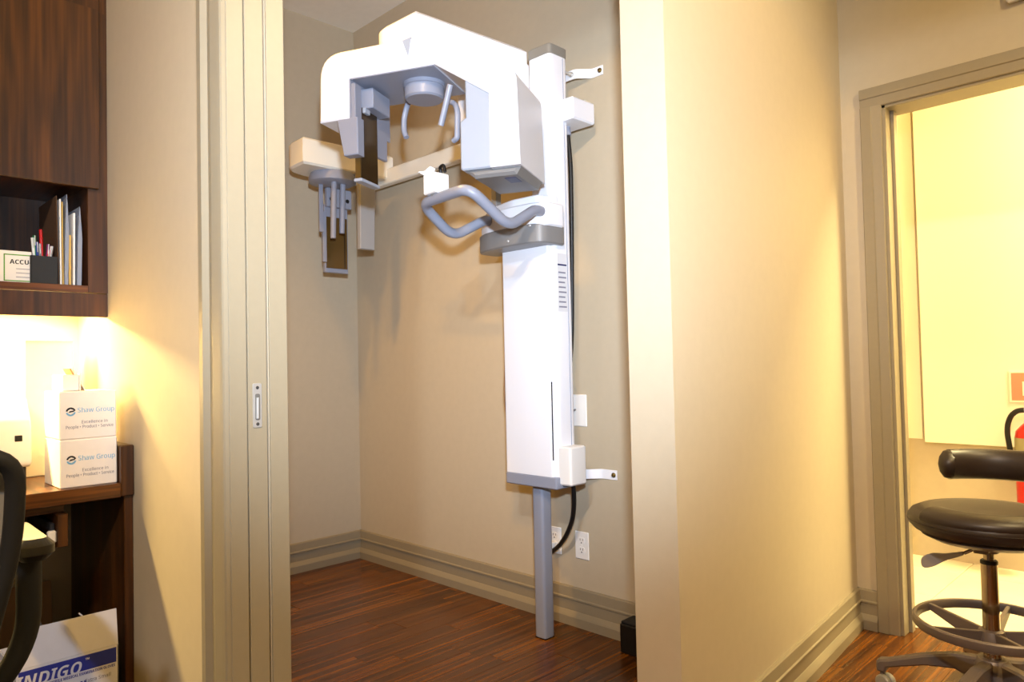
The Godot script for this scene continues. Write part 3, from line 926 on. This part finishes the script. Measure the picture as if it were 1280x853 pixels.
# ------------------------------------------------------------------ the x-ray machine
func build_machine():
	var base := Vector3(-1.978, 0, -2.13)
	var t := thing("xray_machine", base, "white panoramic dental x-ray machine with grey handles mounted on the alcove wall", "x-ray machine")
	var st: SurfaceTool
	# foot pole
	st = mb()
	slab(st, rounded_path([Vector2(-2.008, -2.158), Vector2(-1.950, -2.158), Vector2(-1.950, -2.100), Vector2(-2.008, -2.100)], 0.014, 4, true), 0.004, 0.615, 0.002, 40.0)
	var pole := obj("foot_pole", st, M.grey, t)
	box_part("foot_pad", Vector3(-2.006, 0.0, -2.156), Vector3(-1.952, 0.004, -2.102), M.black, pole, 0.0)
	# mast
	st = mb()
	slab(st, rounded_path([Vector2(-1.945, -2.170), Vector2(-1.826, -2.170), Vector2(-1.826, -2.065), Vector2(-1.945, -2.065)], 0.022, 5, true), 0.615, 2.295, 0.001, 40.0)
	var mast := obj("mast", st, M.white, t)
	st = mb()
	slab(st, rounded_path([Vector2(-1.947, -2.172), Vector2(-1.824, -2.172), Vector2(-1.824, -2.063), Vector2(-1.947, -2.063)], 0.022, 5, true), 2.295, 2.335, 0.004, 40.0)
	obj("mast_cap", st, M.cap, mast)
	st = mb(); bx(st, Vector3(-1.8262, 0.64, -2.142), Vector3(-1.8245, 2.29, -2.139), 0.0)
	obj("seam", st, mat(Color(0.6, 0.62, 0.68), 0.5), mast)
	# data plate on the mast side
	var dp := box_part("data_plate", Vector3(-1.8262, 1.29, -2.136), Vector3(-1.8250, 1.515, -2.080), mat(Color(0.86, 0.86, 0.87), 0.5), mast, 0.0)
	box_part("plate_stripe", Vector3(-1.8252, 1.468, -2.134), Vector3(-1.8245, 1.474, -2.082), M.navy, dp, 0.0)
	for i in 8:
		box_part("print_line", Vector3(-1.8252, 1.305 + i * 0.019, -2.131 + 0.004 * (i % 3)), Vector3(-1.8246, 1.311 + i * 0.019, -2.086), M.ink_grey, dp, 0.0)
	# thin rail left of the mast
	box_part("rail", Vector3(-2.165, 1.70, -2.09), Vector3(-2.135, 2.10, -2.06), M.grey_mid, t, 0.002)
	# lower column cover
	st = mb()
	slab(st, rounded_path([Vector2(-2.100, -2.150), Vector2(-1.846, -2.150), Vector2(-1.846, -2.050), Vector2(-2.100, -2.050)], 0.010, 4, true), 0.655, 1.60, 0.001, 40.0)
	var cov := obj("column_cover", st, M.white, t)
	st = mb()
	slab(st, rounded_path([Vector2(-2.102, -2.152), Vector2(-1.826, -2.152), Vector2(-1.826, -2.048), Vector2(-2.102, -2.048)], 0.010, 4, true), 0.610, 0.656, 0.004, 40.0)
	obj("base_trim", st, M.grey, cov)
	box_part("slot", Vector3(-1.8468, 0.72, -2.0572), Vector3(-1.8445, 1.02, -2.0522), M.black, cov, 0.0)
	# white motor cover low on the mast
	st = mb()
	slab(st, rounded_path([Vector2(-1.838, -2.165), Vector2(-1.772, -2.165), Vector2(-1.772, -2.070), Vector2(-1.838, -2.070)], 0.012, 4, true), 0.625, 0.772, 0.006, 40.0)
	obj("motor_cover", st, M.plastic_white, t)
	# wall brackets
	for b in [[2.275, -1.76, "upper"], [0.640, -1.742, "lower"]]:
		var y: float = b[0]
		st = mb()
		var zz := -2.318
		var pp := [Vector2(-1.93, -2.262), Vector2(-1.865, -2.262), Vector2(-1.818, -2.313), Vector2(b[1] as float, -2.313), Vector2(b[1] as float, -2.317), Vector2(-1.82, -2.3175), Vector2(-1.867, -2.267), Vector2(-1.93, -2.267)]
		slab(st, rounded_path(pp, 0.012, 3, true), y - 0.019, y + 0.019, 0.0005, 40.0)
		bx(st, Vector3(-1.93, y - 0.01, -2.262), Vector3(-1.915, y + 0.01, -2.165), 0.001)
		var br := obj("wall_bracket", st, M.white, t)
		st = mb()
		lathe(st, [Vector2(0, 0.009), Vector2(0.006, 0.009), Vector2(0.007, 0.003), Vector2(0.010, 0.003), Vector2(0.010, 0.0)], Vector3(b[1] - 0.015, y, -2.313), 12, Vector3(0, 0, 1))
		obj("bolt", st, M.brass, br)
		st = mb()
		lathe(st, [Vector2(0, 0.016), Vector2(0.007, 0.016), Vector2(0.008, 0.005), Vector2(0.011, 0.005), Vector2(0.011, 0.0)], Vector3(-1.882, y, -2.262), 12, Vector3(0, 0, 1))
		tube(st, [Vector3(-1.882, y, -2.262), Vector3(-1.882, y, -2.165)], 0.006, 0.006, 8)
		obj("clamp_screw", st, M.steel, br)
	# carriage and collar
	st = mb()
	var cp := rounded_path([Vector2(-2.185, -2.10), Vector2(-2.180, -2.01), Vector2(-2.10, -1.972), Vector2(-1.975, -1.960), Vector2(-1.85, -1.968), Vector2(-1.795, -1.99), Vector2(-1.795, -2.10)], 0.02, 4, true)
	slab(st, cp, 1.61, 1.700, 0.006, 35.0)
	var car := obj("carriage", st, M.white, t)
	st = mb()
	slab(st, rounded_path([Vector2(-2.125, -2.09), Vector2(-2.12, -2.02), Vector2(-1.975, -1.985), Vector2(-1.84, -1.995), Vector2(-1.815, -2.09)], 0.02, 4, true), 1.69, 1.733, 0.004, 35.0)
	obj("carriage_top", st, M.white, car)
	st = mb()
	var col := rounded_path([Vector2(-2.190, -2.115), Vector2(-2.187, -2.000), Vector2(-2.10, -1.962), Vector2(-1.975, -1.948), Vector2(-1.86, -1.956), Vector2(-1.805, -1.985), Vector2(-1.800, -2.115)], 0.035, 5, true)
	slab(st, col, 1.545, 1.618, 0.005, 35.0)
	var cl := obj("collar", st, M.grey_mid, t)
	for q in [Vector3(-1.85, 1.61, -1.957), Vector3(-1.96, 1.565, -1.949)]:
		st = mb(); lathe(st, [Vector2(0, 0.003), Vector2(0.004, 0.0025), Vector2(0.006, 0.0)], q, 10, Vector3(0, 0, 1))
		obj("screw", st, M.steel, cl)
	# patient handle
	var hpts := [Vector3(-1.815, 1.662, -1.985), Vector3(-1.812, 1.662, -1.945), Vector3(-1.795, 1.578, -1.79), Vector3(-1.80, 1.690, -1.610), Vector3(-2.095, 1.690, -1.640), Vector3(-2.105, 1.585, -1.795), Vector3(-2.085, 1.665, -1.945), Vector3(-2.085, 1.665, -1.985)]
	st = mb()
	tube(st, rounded_path(hpts, 0.055, 6), 0.0195, 0.0195, 16)
	var hd := obj("handle", st, M.grey, t)
	# chin rest
	st = mb()
	bx(st, Vector3(-2.035, 1.705, -1.665), Vector3(-1.965, 1.778, -1.60), 0.004)
	var chin := obj("chin_rest", st, M.plastic_white, t)
	st = mb()
	tube(st, rounded_path([Vector3(-2.0, 1.776, -1.66), Vector3(-2.0, 1.808, -1.65), Vector3(-1.965, 1.808, -1.64), Vector3(-1.958, 1.780, -1.64)], 0.012), 0.006, 0.006, 8)
	obj("bite_hook", st, M.black, chin)
	st = mb()
	prism(st, [Vector2(-0.03, 0.0), Vector2(0.012, 0.0), Vector2(0.016, 0.020), Vector2(-0.002, 0.030), Vector2(-0.022, 0.014), Vector2(-0.048, 0.012)], frame(Vector3(-2.005, 1.777, -1.612), Vector3(0.8, 0, -0.6), Vector3.UP), -0.012, 0.0, 0.001)
	obj("bite_cover", st, M.paper, chin)
	st = mb()
	tube(st, [Vector3(-2.0, 1.69, -1.632), Vector3(-2.0, 1.71, -1.632)], 0.02, 0.02, 10)
	obj("chin_post", st, M.grey_mid, chin)

	# overhead arm
	st = mb()
	var plan := [Vector2(-2.27, -2.07)] + rounded_path([Vector2(-2.27, -2.06), Vector2(-2.27, -1.60), Vector2(-2.21, -1.535), Vector2(-2.05, -1.532)], 0.07, 6).slice(1, -1) + rounded_path([Vector2(-2.03, -1.537), Vector2(-1.990, -1.545), Vector2(-1.987, -1.57)], 0.012, 3).slice(1, -1) + [Vector2(-1.952, -2.07)]
	slab(st, plan, 2.236, 2.350, 0.014, 30.0)
	bx(st, Vector3(-2.25, 2.05, -2.10), Vector3(-1.960, 2.30, -1.955), 0.01)
	obj("overhead_arm", st, M.white, t)
	# C-arm in its own turned frame: local x along the arm, local z toward the room
	var save := XF
	var cf := Transform3D(Basis(Vector3.UP, deg_to_rad(26.0)), Vector3(-2.016, 0, -1.515))
	XF = save * cf
	var id := Transform3D()
	st = mb()
	var prof := [Vector2(-0.352, 1.990)] + rounded_path([Vector2(-0.352, 1.991), Vector2(-0.346, 2.236), Vector2(-0.10, 2.244)], 0.085, 7).slice(1, -1) + [Vector2(0.145, 2.244)] + rounded_path([Vector2(0.15, 2.243), Vector2(0.408, 2.068), Vector2(0.4157, 1.756)], 0.03, 4).slice(1, -1) + [Vector2(0.4157, 1.755), Vector2(0.309, 1.755), Vector2(0.309, 2.008), Vector2(0.111, 2.137), Vector2(-0.2297, 2.137), Vector2(-0.2297, 1.990)]
	prism(st, prof, id, -0.30, 0.0, 0.006, 25.0)
	var ca := obj("c_arm", st, M.white, t)
	# wedge mark on the beam
	st = mb()
	prism(st, [Vector2(-0.008, 2.236), Vector2(0.026, 2.243), Vector2(0.014, 2.176)], id, -0.01, 0.003)
	obj("wedge_mark", st, M.grey_light, ca)
	# grey underside plate
	box_part("underside_plate", Vector3(-0.222, 2.133, -0.295), Vector3(0.105, 2.1365, -0.006), M.grey, ca, 0.0)
	# tube head inner cover
	st = mb()
	prism(st, [Vector2(0.198, 1.763), Vector2(0.205, 1.757), Vector2(0.312, 1.757), Vector2(0.312, 2.02), Vector2(0.219, 2.08), Vector2(0.219, 1.938), Vector2(0.198, 1.926)], id, -0.285, -0.012, 0.005)
	var th := obj("tube_head_cover", st, M.grey_light, ca)
	st = mb()
	prism(st, [Vector2(0.215, 1.757), Vector2(0.412, 1.757), Vector2(0.395, 1.728), Vector2(0.245, 1.728)], id, -0.285, -0.02, 0.01)
	var hb := obj("tube_head_bottom", st, M.grey_mid, ca)
	box_part("display", Vector3(0.34, 1.7268, -0.13), Vector3(0.38, 1.7285, -0.06), M.navy, hb, 0.0)
	# sensor side
	box_part("inner_lining", Vector3(-0.2295, 1.985, -0.298), Vector3(-0.2235, 2.135, -0.006), M.grey, ca, 0.001)
	st = mb()
	prism(st, [Vector2(-0.282, 1.994), Vector2(-0.196, 1.994), Vector2(-0.196, 1.858), Vector2(-0.255, 1.858)], id, -0.05, -0.004, 0.003)
	bx(st, Vector3(-0.2225, 1.99, -0.05), Vector3(-0.205, 2.12, -0.006), 0.002)
	obj("sensor_carrier", st, M.grey, ca)
	box_part("sensor_housing", Vector3(-0.224, 2.048, -0.205), Vector3(-0.172, 2.122, -0.075), M.grey, ca, 0.003)
	box_part("sensor_back", Vector3(-0.238, 1.90, -0.270), Vector3(-0.222, 2.06, -0.15), M.grey, ca, 0.002)
	var sp := box_part("sensor_panel", Vector3(-0.236, 1.782, -0.176), Vector3(-0.212, 2.050, -0.052), M.sensor_dark, ca, 0.002)
	box_part("panel_edge", Vector3(-0.234, 1.784, -0.053), Vector3(-0.213, 2.050, -0.048), M.sensor, sp, 0.0)
	box_part("panel_foot", Vector3(-0.240, 1.772, -0.180), Vector3(-0.207, 1.784, -0.046), M.grey_light, sp, 0.002)
	box_part("latch", Vector3(-0.212, 2.028, -0.10), Vector3(-0.198, 2.047, -0.065), M.grey_light, sp, 0.002)
	XF = save
	# head support
	var ax := Vector3(-2.080, 0, -1.650)
	st = mb()
	lathe(st, [Vector2(0, 2.074), Vector2(0.066, 2.074), Vector2(0.073, 2.080), Vector2(0.074, 2.118), Vector2(0.078, 2.120), Vector2(0.078, 2.134), Vector2(0.0, 2.134)], ax, 36)
	var hs := obj("head_support", st, M.grey, t)
	st = mb()
	lathe(st, [Vector2(0.012, 2.134), Vector2(0.012, 2.137)], ax, 8)
	obj("support_pin", st, M.grey, hs)
	# temple arms
	var arms := [
		[[Vector2(513, 124), Vector2(509, 132), Vector2(505, 148), Vector2(505, 164), Vector2(508, 172)], -0.012],
		[[Vector2(563, 106), Vector2(557, 132), Vector2(551, 157)], 0.055],
		[[Vector2(560, 127), Vector2(569, 129), Vector2(572, 140), Vector2(571.5, 173), Vector2(567, 176)], -0.02]]
	for a in arms:
		var path := []
		for p in a[0]:
			path.append(pix(p.x, p.y, 2, ax.z + a[1]))
		st = mb()
		tube(st, rounded_path(path, 0.02, 4), 0.0115, 0.0115, 10, Vector2(1.0, 0.85))
		obj("temple_arm", st, M.grey, hs)

	# cephalometric arm
	st = mb()
	bx(st, Vector3(-3.30, 2.052, -2.255), Vector3(-1.775, 2.132, -2.21), 0.006)
	var arm := obj("ceph_arm", st, M.cream_white, t)
	st = mb()
	bx(st, Vector3(-1.90, 2.038, -2.262), Vector3(-1.766, 2.124, -2.125), 0.006)
	obj("arm_end", st, M.white, arm)
	# ceph head: plan with a rounded front left
	st = mb()
	var chp := [Vector2(-3.115, -2.25), Vector2(-3.115, -1.725)] + rounded_path([Vector2(-3.12, -1.72), Vector2(-3.30, -1.735), Vector2(-3.345, -1.86), Vector2(-3.345, -2.25)], 0.11, 7).slice(1, -1) + [Vector2(-3.345, -2.25)]
	slab(st, chp, 2.075, 2.205, 0.010, 30.0)
	var chd := obj("ceph_head", st, M.cream_white, arm)
	var _u := chd
	var dc := Vector3(-3.215, 0, -1.945)
	st = mb()
	lathe(st, [Vector2(0, 2.022), Vector2(0.10, 2.022), Vector2(0.117, 2.030), Vector2(0.119, 2.052), Vector2(0.108, 2.076), Vector2(0, 2.076)], dc, 36)
	obj("ceph_disc", st, M.grey, arm)
	# ear rods and forehead rest
	for rr in [[416.5, 234.0, 298.0, -3.16], [427.5, 232.0, 292.0, -3.18]]:
		var a3: Vector3 = pix(rr[0] + 1.0, rr[1], 0, rr[3]); var b3: Vector3 = pix(rr[0], rr[2], 0, rr[3])
		a3.y = 2.024
		st = mb(); tube(st, [a3, b3 + Vector3(0, 0.012, 0), b3], 0.0145, 0.013, 12)
		obj("ear_rod", st, M.grey, arm)
	st = mb()
	var zp := pix(402, 280, 0, -3.24)
	bx(st, Vector3(-3.25, 1.78, zp.z - 0.012), Vector3(-3.24, 2.024, zp.z + 0.010), 0.002)
	var zp2 := pix(406, 300, 0, -3.25)
	bx(st, Vector3(-3.266, 1.63, zp2.z - 0.012), Vector3(-3.25, 1.89, zp2.z + 0.008), 0.002)
	obj("forehead_rest", st, M.grey, arm)
	st = mb()
	var g1 := pix(408, 248, 0, -3.28); var g2 := pix(439, 248, 0, -3.28)
	bx(st, Vector3(-3.30, 1.925, g2.z), Vector3(-3.275, 2.024, g1.z), 0.003)
	var cb := obj("cassette_bracket", st, M.grey, arm)
	for gz in [lerpf(g1.z, g2.z, 0.18), lerpf(g1.z, g2.z, 0.82)]:
		st = mb(); lathe(st, [Vector2(0, 0.004), Vector2(0.009, 0.004), Vector2(0.011, 0.0)], Vector3(-3.275, 1.965, gz), 12, Vector3(1, 0, 0))
		obj("knob", st, M.black, cb)
	var c1 := pix(407, 300, 0, -3.30); var c2 := pix(434.5, 300, 0, -3.30)
	box_part("cassette_frame", Vector3(-3.325, 1.585, c2.z - 0.004), Vector3(-3.302, 1.94, c1.z + 0.004), M.grey, arm, 0.003)
	var cs := box_part("cassette_panel", Vector3(-3.303, 1.607, c2.z + 0.004), Vector3(-3.297, 1.875, c1.z - 0.004), M.sensor, arm, 0.001)
	box_part("panel_stripe", Vector3(-3.2975, 1.612, c2.z + 0.016), Vector3(-3.2962, 1.87, c2.z + 0.024), M.sensor_dark, cs, 0.0)
	# curved grey blade (secondary collimator)
	st = mb()
	var blp := []
	for i in 7:
		var f := i / 6.0
		blp.append(Vector2(-2.108 + 0.008 * f * f, lerpf(2.07, 1.685, f)))
	for i in 7:
		var f2 := 1.0 - i / 6.0
		blp.append(Vector2(-2.018 + 0.004 * f2, lerpf(2.07, 1.685, f2)))
	prism(st, blp, frame(Vector3(-3.105, 0, 0), Vector3(0, 0, 1), Vector3.UP), -0.03, 0.0, 0.004, 30.0)
	obj("collimator_blade", st, mat(Color(0.62, 0.62, 0.62), 0.25), arm)
	# cables
	st = mb()
	var cpts := []
	for p in [Vector2(706, 150), Vector2(710, 170), Vector2(713.5, 205), Vector2(714.5, 270), Vector2(715, 340), Vector2(715, 420), Vector2(712, 470)]:
		cpts.append(pix(p.x, p.y, 2, -2.20))
	tube(st, rounded_path(cpts, 0.1, 5), 0.009, 0.009, 10)
	var cab := obj("cable", st, M.black, t)
	st = mb()
	tube(st, [cpts[0] + Vector3(0, 0.02, 0), cpts[1]], 0.016, 0.014, 12)
	obj("cable_gland", st, M.grey, cab)
	st = mb()
	var lower := []
	for p in [Vector3(716.5, 606, -2.14), Vector3(718, 628, -2.16), Vector3(716, 650, -2.19), Vector3(708, 670, -2.22), Vector3(699, 683, -2.26), Vector3(690, 690, -2.285)]:
		lower.append(pix(p.x, p.y, 2, p.z))
	lower[0].y += 0.02
	tube(st, rounded_path(lower, 0.04, 5), 0.0095, 0.0095, 10)
	obj("power_cord", st, M.black, t)
	st = mb()
	var wp := []
	for p in [Vector2(632.5, 400), Vector2(631.5, 450), Vector2(630, 490), Vector2(632, 515), Vector2(636, 530)]:
		wp.append(pix(p.x, p.y, 2, -2.13))
	tube(st, rounded_path(wp, 0.05, 3), 0.0025, 0.0025, 6)
	obj("thin_wire", st, M.wire, t)
	done()
	# black box on the alcove floor behind the partition
	var f0 := pix(777, 815, 1, 0.0)
	var bb := thing("speaker_box", Vector3(f0.x, 0, f0.z), "small black box on the floor in the alcove corner", "box")
	box_part("body", Vector3(f0.x, 0, f0.z - 0.08), Vector3(f0.x + 0.20, 0.108, f0.z + 0.01), M.black, bb, 0.004)
	box_part("lid", Vector3(f0.x + 0.004, 0.108, f0.z - 0.076), Vector3(f0.x + 0.196, 0.118, f0.z + 0.006), M.black_soft, bb, 0.003)
	done()

func build_wall_plates():
	var zw := -2.318
	for k in 2:
		var ctr: Vector3 = [pix(728.3, 682, 2, zw), pix(694.5, 675, 2, zw)][k]
		var lab: String = ["white duplex outlet plate right of the grey machine pole", "white outlet plate partly behind the grey machine pole with the cord plugged in"][k]
		var o := thing("wall_outlet", Vector3(ctr.x, ctr.y, zw), lab, "outlet", "outlets behind the x-ray machine")
		box_part("plate", ctr + Vector3(-0.036, -0.057, 0.0), ctr + Vector3(0.036, 0.057, 0.006), M.plastic_white, o, 0.003)
		for s in [-1, 1]:
			var rc: Vector3 = ctr + Vector3(0, s * 0.0195, 0.006)
			var st := mb()
			prism(st, rounded_path([Vector2(-0.017, -0.014), Vector2(0.017, -0.014), Vector2(0.017, 0.014), Vector2(-0.017, 0.014)], 0.012, 4, true), Transform3D(Basis(), rc), -0.001, 0.0015, 0.0005)
			var rc_o := obj("receptacle", st, M.plastic_white, o)
			if k == 1 and s < 0:
				box_part("plug", rc + Vector3(-0.018, -0.018, 0.001), rc + Vector3(0.018, 0.018, 0.03), M.plastic_white, rc_o, 0.005)
			else:
				for sx in [-0.0065, 0.0065]:
					box_part("slot", rc + Vector3(sx - 0.0012, 0.0, 0.001), rc + Vector3(sx + 0.0012, 0.009, 0.0018), M.slot, rc_o, 0.0)
				box_part("slot", rc + Vector3(-0.0025, -0.010, 0.001), rc + Vector3(0.0025, -0.005, 0.0018), M.slot, rc_o, 0.0)
		var sc := mb(); lathe(sc, [Vector2(0, 0.0075), Vector2(0.003, 0.007), Vector2(0.0035, 0.006)], ctr, 8, Vector3(0, 0, 1))
		obj("screw", sc, M.plastic_white, o)
		done()
	var c := pix(720.5, 513, 2, zw)
	var sp := thing("switch_plate", Vector3(c.x, c.y, zw), "white blank wall plate with a small grey lever behind the machine column", "wall plate")
	box_part("plate", c + Vector3(-0.058, -0.066, 0), c + Vector3(0.058, 0.066, 0.006), M.plastic_white, sp, 0.003)
	var st2 := mb()
	tube(st2, [c + Vector3(-0.02, -0.005, 0.006), c + Vector3(0.012, 0.004, 0.022)], 0.005, 0.004, 8)
	obj("lever", st2, M.grey_mid, sp)
	done()

# ------------------------------------------------------------------ the stool
func build_stool():
	var o := Vector3(-0.545, 0, -2.568)
	var t := thing("clinic_stool", o, "dark brown round padded clinic stool with foot ring and curved armrest by the far doorway", "stool")
	var st := mb()
	# cushion
	lathe(st, [Vector2(0, 0.617), Vector2(0.08, 0.619), Vector2(0.14, 0.623), Vector2(0.178, 0.621), Vector2(0.202, 0.610), Vector2(0.214, 0.593), Vector2(0.213, 0.575), Vector2(0.198, 0.557), Vector2(0.168, 0.545), Vector2(0.10, 0.539), Vector2(0, 0.539)], o, 44, Vector3.UP, 50.0)
	var seat := obj("seat", st, M.leather, t)
	# front bolster of the seat
	st = mb()
	var arc := []
	var to_cam := Vector3(0.2, 0, 0.98)
	var a0 := atan2(to_cam.z, to_cam.x)
	for i in 15:
		var an := a0 + lerpf(0.95, -1.2, i / 14.0)
		arc.append(o + Vector3(cos(an) * 0.160, 0.603, sin(an) * 0.160))
	tube(st, arc, 0.044, 0.044, 16, Vector2(1.25, 0.72))
	obj("front_bolster", st, M.leather, seat)
	st = mb()
	lathe(st, [Vector2(0.2085, 0.581), Vector2(0.2155, 0.584), Vector2(0.2085, 0.587)], o, 44)
	obj("seam", st, M.leather, seat)
	st = mb()
	lathe(st, [Vector2(0, 0.525), Vector2(0.15, 0.527), Vector2(0.178, 0.541), Vector2(0.17, 0.547), Vector2(0, 0.543)], o, 36)
	obj("seat_pan", st, M.stool_metal, t)
	# mechanism
	st = mb()
	lathe(st, [Vector2(0, 0.525), Vector2(0.05, 0.525), Vector2(0.035, 0.503), Vector2(0.026, 0.491), Vector2(0, 0.491)], o, 20)
	bx(st, o + Vector3(-0.02, 0.505, -0.10), o + Vector3(0.02, 0.526, 0.10), 0.004)
	obj("mechanism", st, M.stool_metal, t)
	# lever to the left with a paddle
	var l0 := o + Vector3(0.0, 0.517, 0.0)
	var pa := pix(1205, 692, 2, o.z + 0.02)
	st = mb(); tube(st, [l0, pa], 0.0055, 0.0055, 8)
	var lev := obj("height_lever", st, M.chrome, t)
	st = mb()
	var dirx := (pix(1152, 702, 2, o.z + 0.02) - pa)
	var L := dirx.length()
	var fx := frame(pa, dirx, Vector3.UP)
	prism(st, rounded_path([Vector2(0, -0.006), Vector2(L * 0.45, -0.011), Vector2(L * 0.72, -0.024), Vector2(L, -0.022), Vector2(L * 1.02, 0.016), Vector2(L * 0.72, 0.021), Vector2(L * 0.45, 0.010), Vector2(0, 0.006)], 0.018, 4, true), fx, -0.005, 0.005, 0.002, 40.0)
	obj("paddle", st, mat(Color(0.62, 0.59, 0.57), 0.45), lev)
	# gas column
	st = mb()
	lathe(st, [Vector2(0, 0.495), Vector2(0.0145, 0.495), Vector2(0.0145, 0.460)], o, 20)
	obj("piston", st, M.chrome, t)
	st = mb()
	lathe(st, [Vector2(0, 0.468), Vector2(0.021, 0.468), Vector2(0.0235, 0.464), Vector2(0.0235, 0.457), Vector2(0.0, 0.457)], o, 20)
	obj("collar", st, M.black, t)
	st = mb()
	lathe(st, [Vector2(0.0, 0.457), Vector2(0.0225, 0.457), Vector2(0.0235, 0.12), Vector2(0, 0.12)], o, 24)
	obj("gas_column", st, M.chrome, t)
	# foot ring with fins
	var yr := 0.272
	st = mb()
	var fr := []
	for i in 48: fr.append(o + Vector3(cos(TAU * i / 48.0) * 0.203, yr, sin(TAU * i / 48.0) * 0.203))
	lathe(st, [Vector2(0.196, yr - 0.014), Vector2(0.206, yr - 0.015), Vector2(0.210, yr - 0.010), Vector2(0.210, yr + 0.010), Vector2(0.206, yr + 0.014), Vector2(0.198, yr + 0.013), Vector2(0.195, yr + 0.008), Vector2(0.195, yr - 0.010), Vector2(0.196, yr - 0.014)], o, 56)
	var ring := obj("foot_ring", st, M.stool_metal, t)
	st = mb()
	lathe(st, [Vector2(0.0236, 0.262), Vector2(0.034, 0.258), Vector2(0.042, 0.235), Vector2(0.046, 0.200), Vector2(0.024, 0.196)], o, 24)
	obj("ring_hub", st, M.stool_metal, ring)
	for k in 5:
		var an := deg_to_rad(200.0 + 72.0 * k)
		var dv := Vector3(cos(an), 0, sin(an))
		st = mb()
		prism(st, [Vector2(0.030, 0.258), Vector2(0.198, yr + 0.010), Vector2(0.198, yr - 0.010), Vector2(0.12, 0.232), Vector2(0.040, 0.202)], frame(o, dv, Vector3.UP), -0.006, 0.006, 0.002)
		obj("ring_spoke", st, M.stool_metal, ring)
	# five-star base
	st = mb()
	lathe(st, [Vector2(0, 0.175), Vector2(0.04, 0.175), Vector2(0.05, 0.160), Vector2(0.052, 0.105), Vector2(0, 0.10)], o, 24)
	obj("base_hub", st, M.stool_metal, t)
	for k in 5:
		var an2 := deg_to_rad(174.0 + 72.0 * k)
		var dv2 := Vector3(cos(an2), 0, sin(an2))
		st = mb()
		var pr := [Vector2(0.03, 0.172), Vector2(0.10, 0.168), Vector2(0.19, 0.143), Vector2(0.285, 0.106), Vector2(0.312, 0.100), Vector2(0.322, 0.092), Vector2(0.322, 0.062), Vector2(0.296, 0.060), Vector2(0.290, 0.078), Vector2(0.18, 0.112), Vector2(0.10, 0.122), Vector2(0.05, 0.10), Vector2(0.03, 0.10)]
		prism(st, pr, frame(o, dv2, Vector3.UP), -0.019, 0.019, 0.006)
		var lg := obj("base_leg", st, M.stool_metal, t)
		var cc := o + dv2 * 0.308
		st = mb()
		tube(st, [cc + Vector3(0, 0.062, 0), cc + Vector3(0, 0.045, 0)], 0.007, 0.007, 8)
		obj("caster_stem", st, M.stool_metal, lg)
		st = mb()
		var axd := Vector3(-sin(an2 + 0.4), 0, cos(an2 + 0.4))
		for s in [-1.0, 1.0]:
			lathe(st, [Vector2(0, -0.009), Vector2(0.022, -0.009), Vector2(0.026, -0.005), Vector2(0.026, 0.005), Vector2(0.022, 0.009), Vector2(0, 0.009)], cc + Vector3(0, 0.026, 0) + axd * s * 0.012 - dv2 * 0.01, 18, axd)
		obj("caster", st, mat(Color(0.62, 0.60, 0.54), 0.4), lg)
	# curved armrest pad
	st = mb()
	var bar := []
	var yb := 0.730
	var rb := 0.20
	var cb := o + Vector3(0.03, 0, -0.02)
	for i in 25:
		var an3 := deg_to_rad(lerpf(216.0, 350.0, i / 24.0))
		bar.append(cb + Vector3(cos(an3) * rb, yb, sin(an3) * rb))
	tube(st, bar, 0.050, 0.050, 18, Vector2(0.62, 1.0))
	for e in [0, 24]:
		var s2 := Transform3D(Basis(), bar[e])
		var rr := 0.050
		var prev := XF
		XF = XF * s2 * Transform3D(Basis.from_scale(Vector3(0.62, 1.0, 0.62)), Vector3.ZERO)
		lathe(st, [Vector2(0, -rr), Vector2(rr * 0.5, -rr * 0.866), Vector2(rr * 0.866, -rr * 0.5), Vector2(rr, 0), Vector2(rr * 0.866, rr * 0.5), Vector2(rr * 0.5, rr * 0.866), Vector2(0, rr)], Vector3.ZERO, 18)
		XF = prev
	obj("armrest_pad", st, M.leather, t)
	st = mb()
	var pe: Vector3 = bar[22]
	tube(st, rounded_path([pe, pe + Vector3(0.05, -0.08, 0.02), Vector3(pe.x + 0.06, 0.515, pe.z + 0.06), o + Vector3(0.05, 0.515, 0.0)], 0.05), 0.012, 0.012, 10)
	obj("armrest_support", st, M.stool_metal, t)
	done()
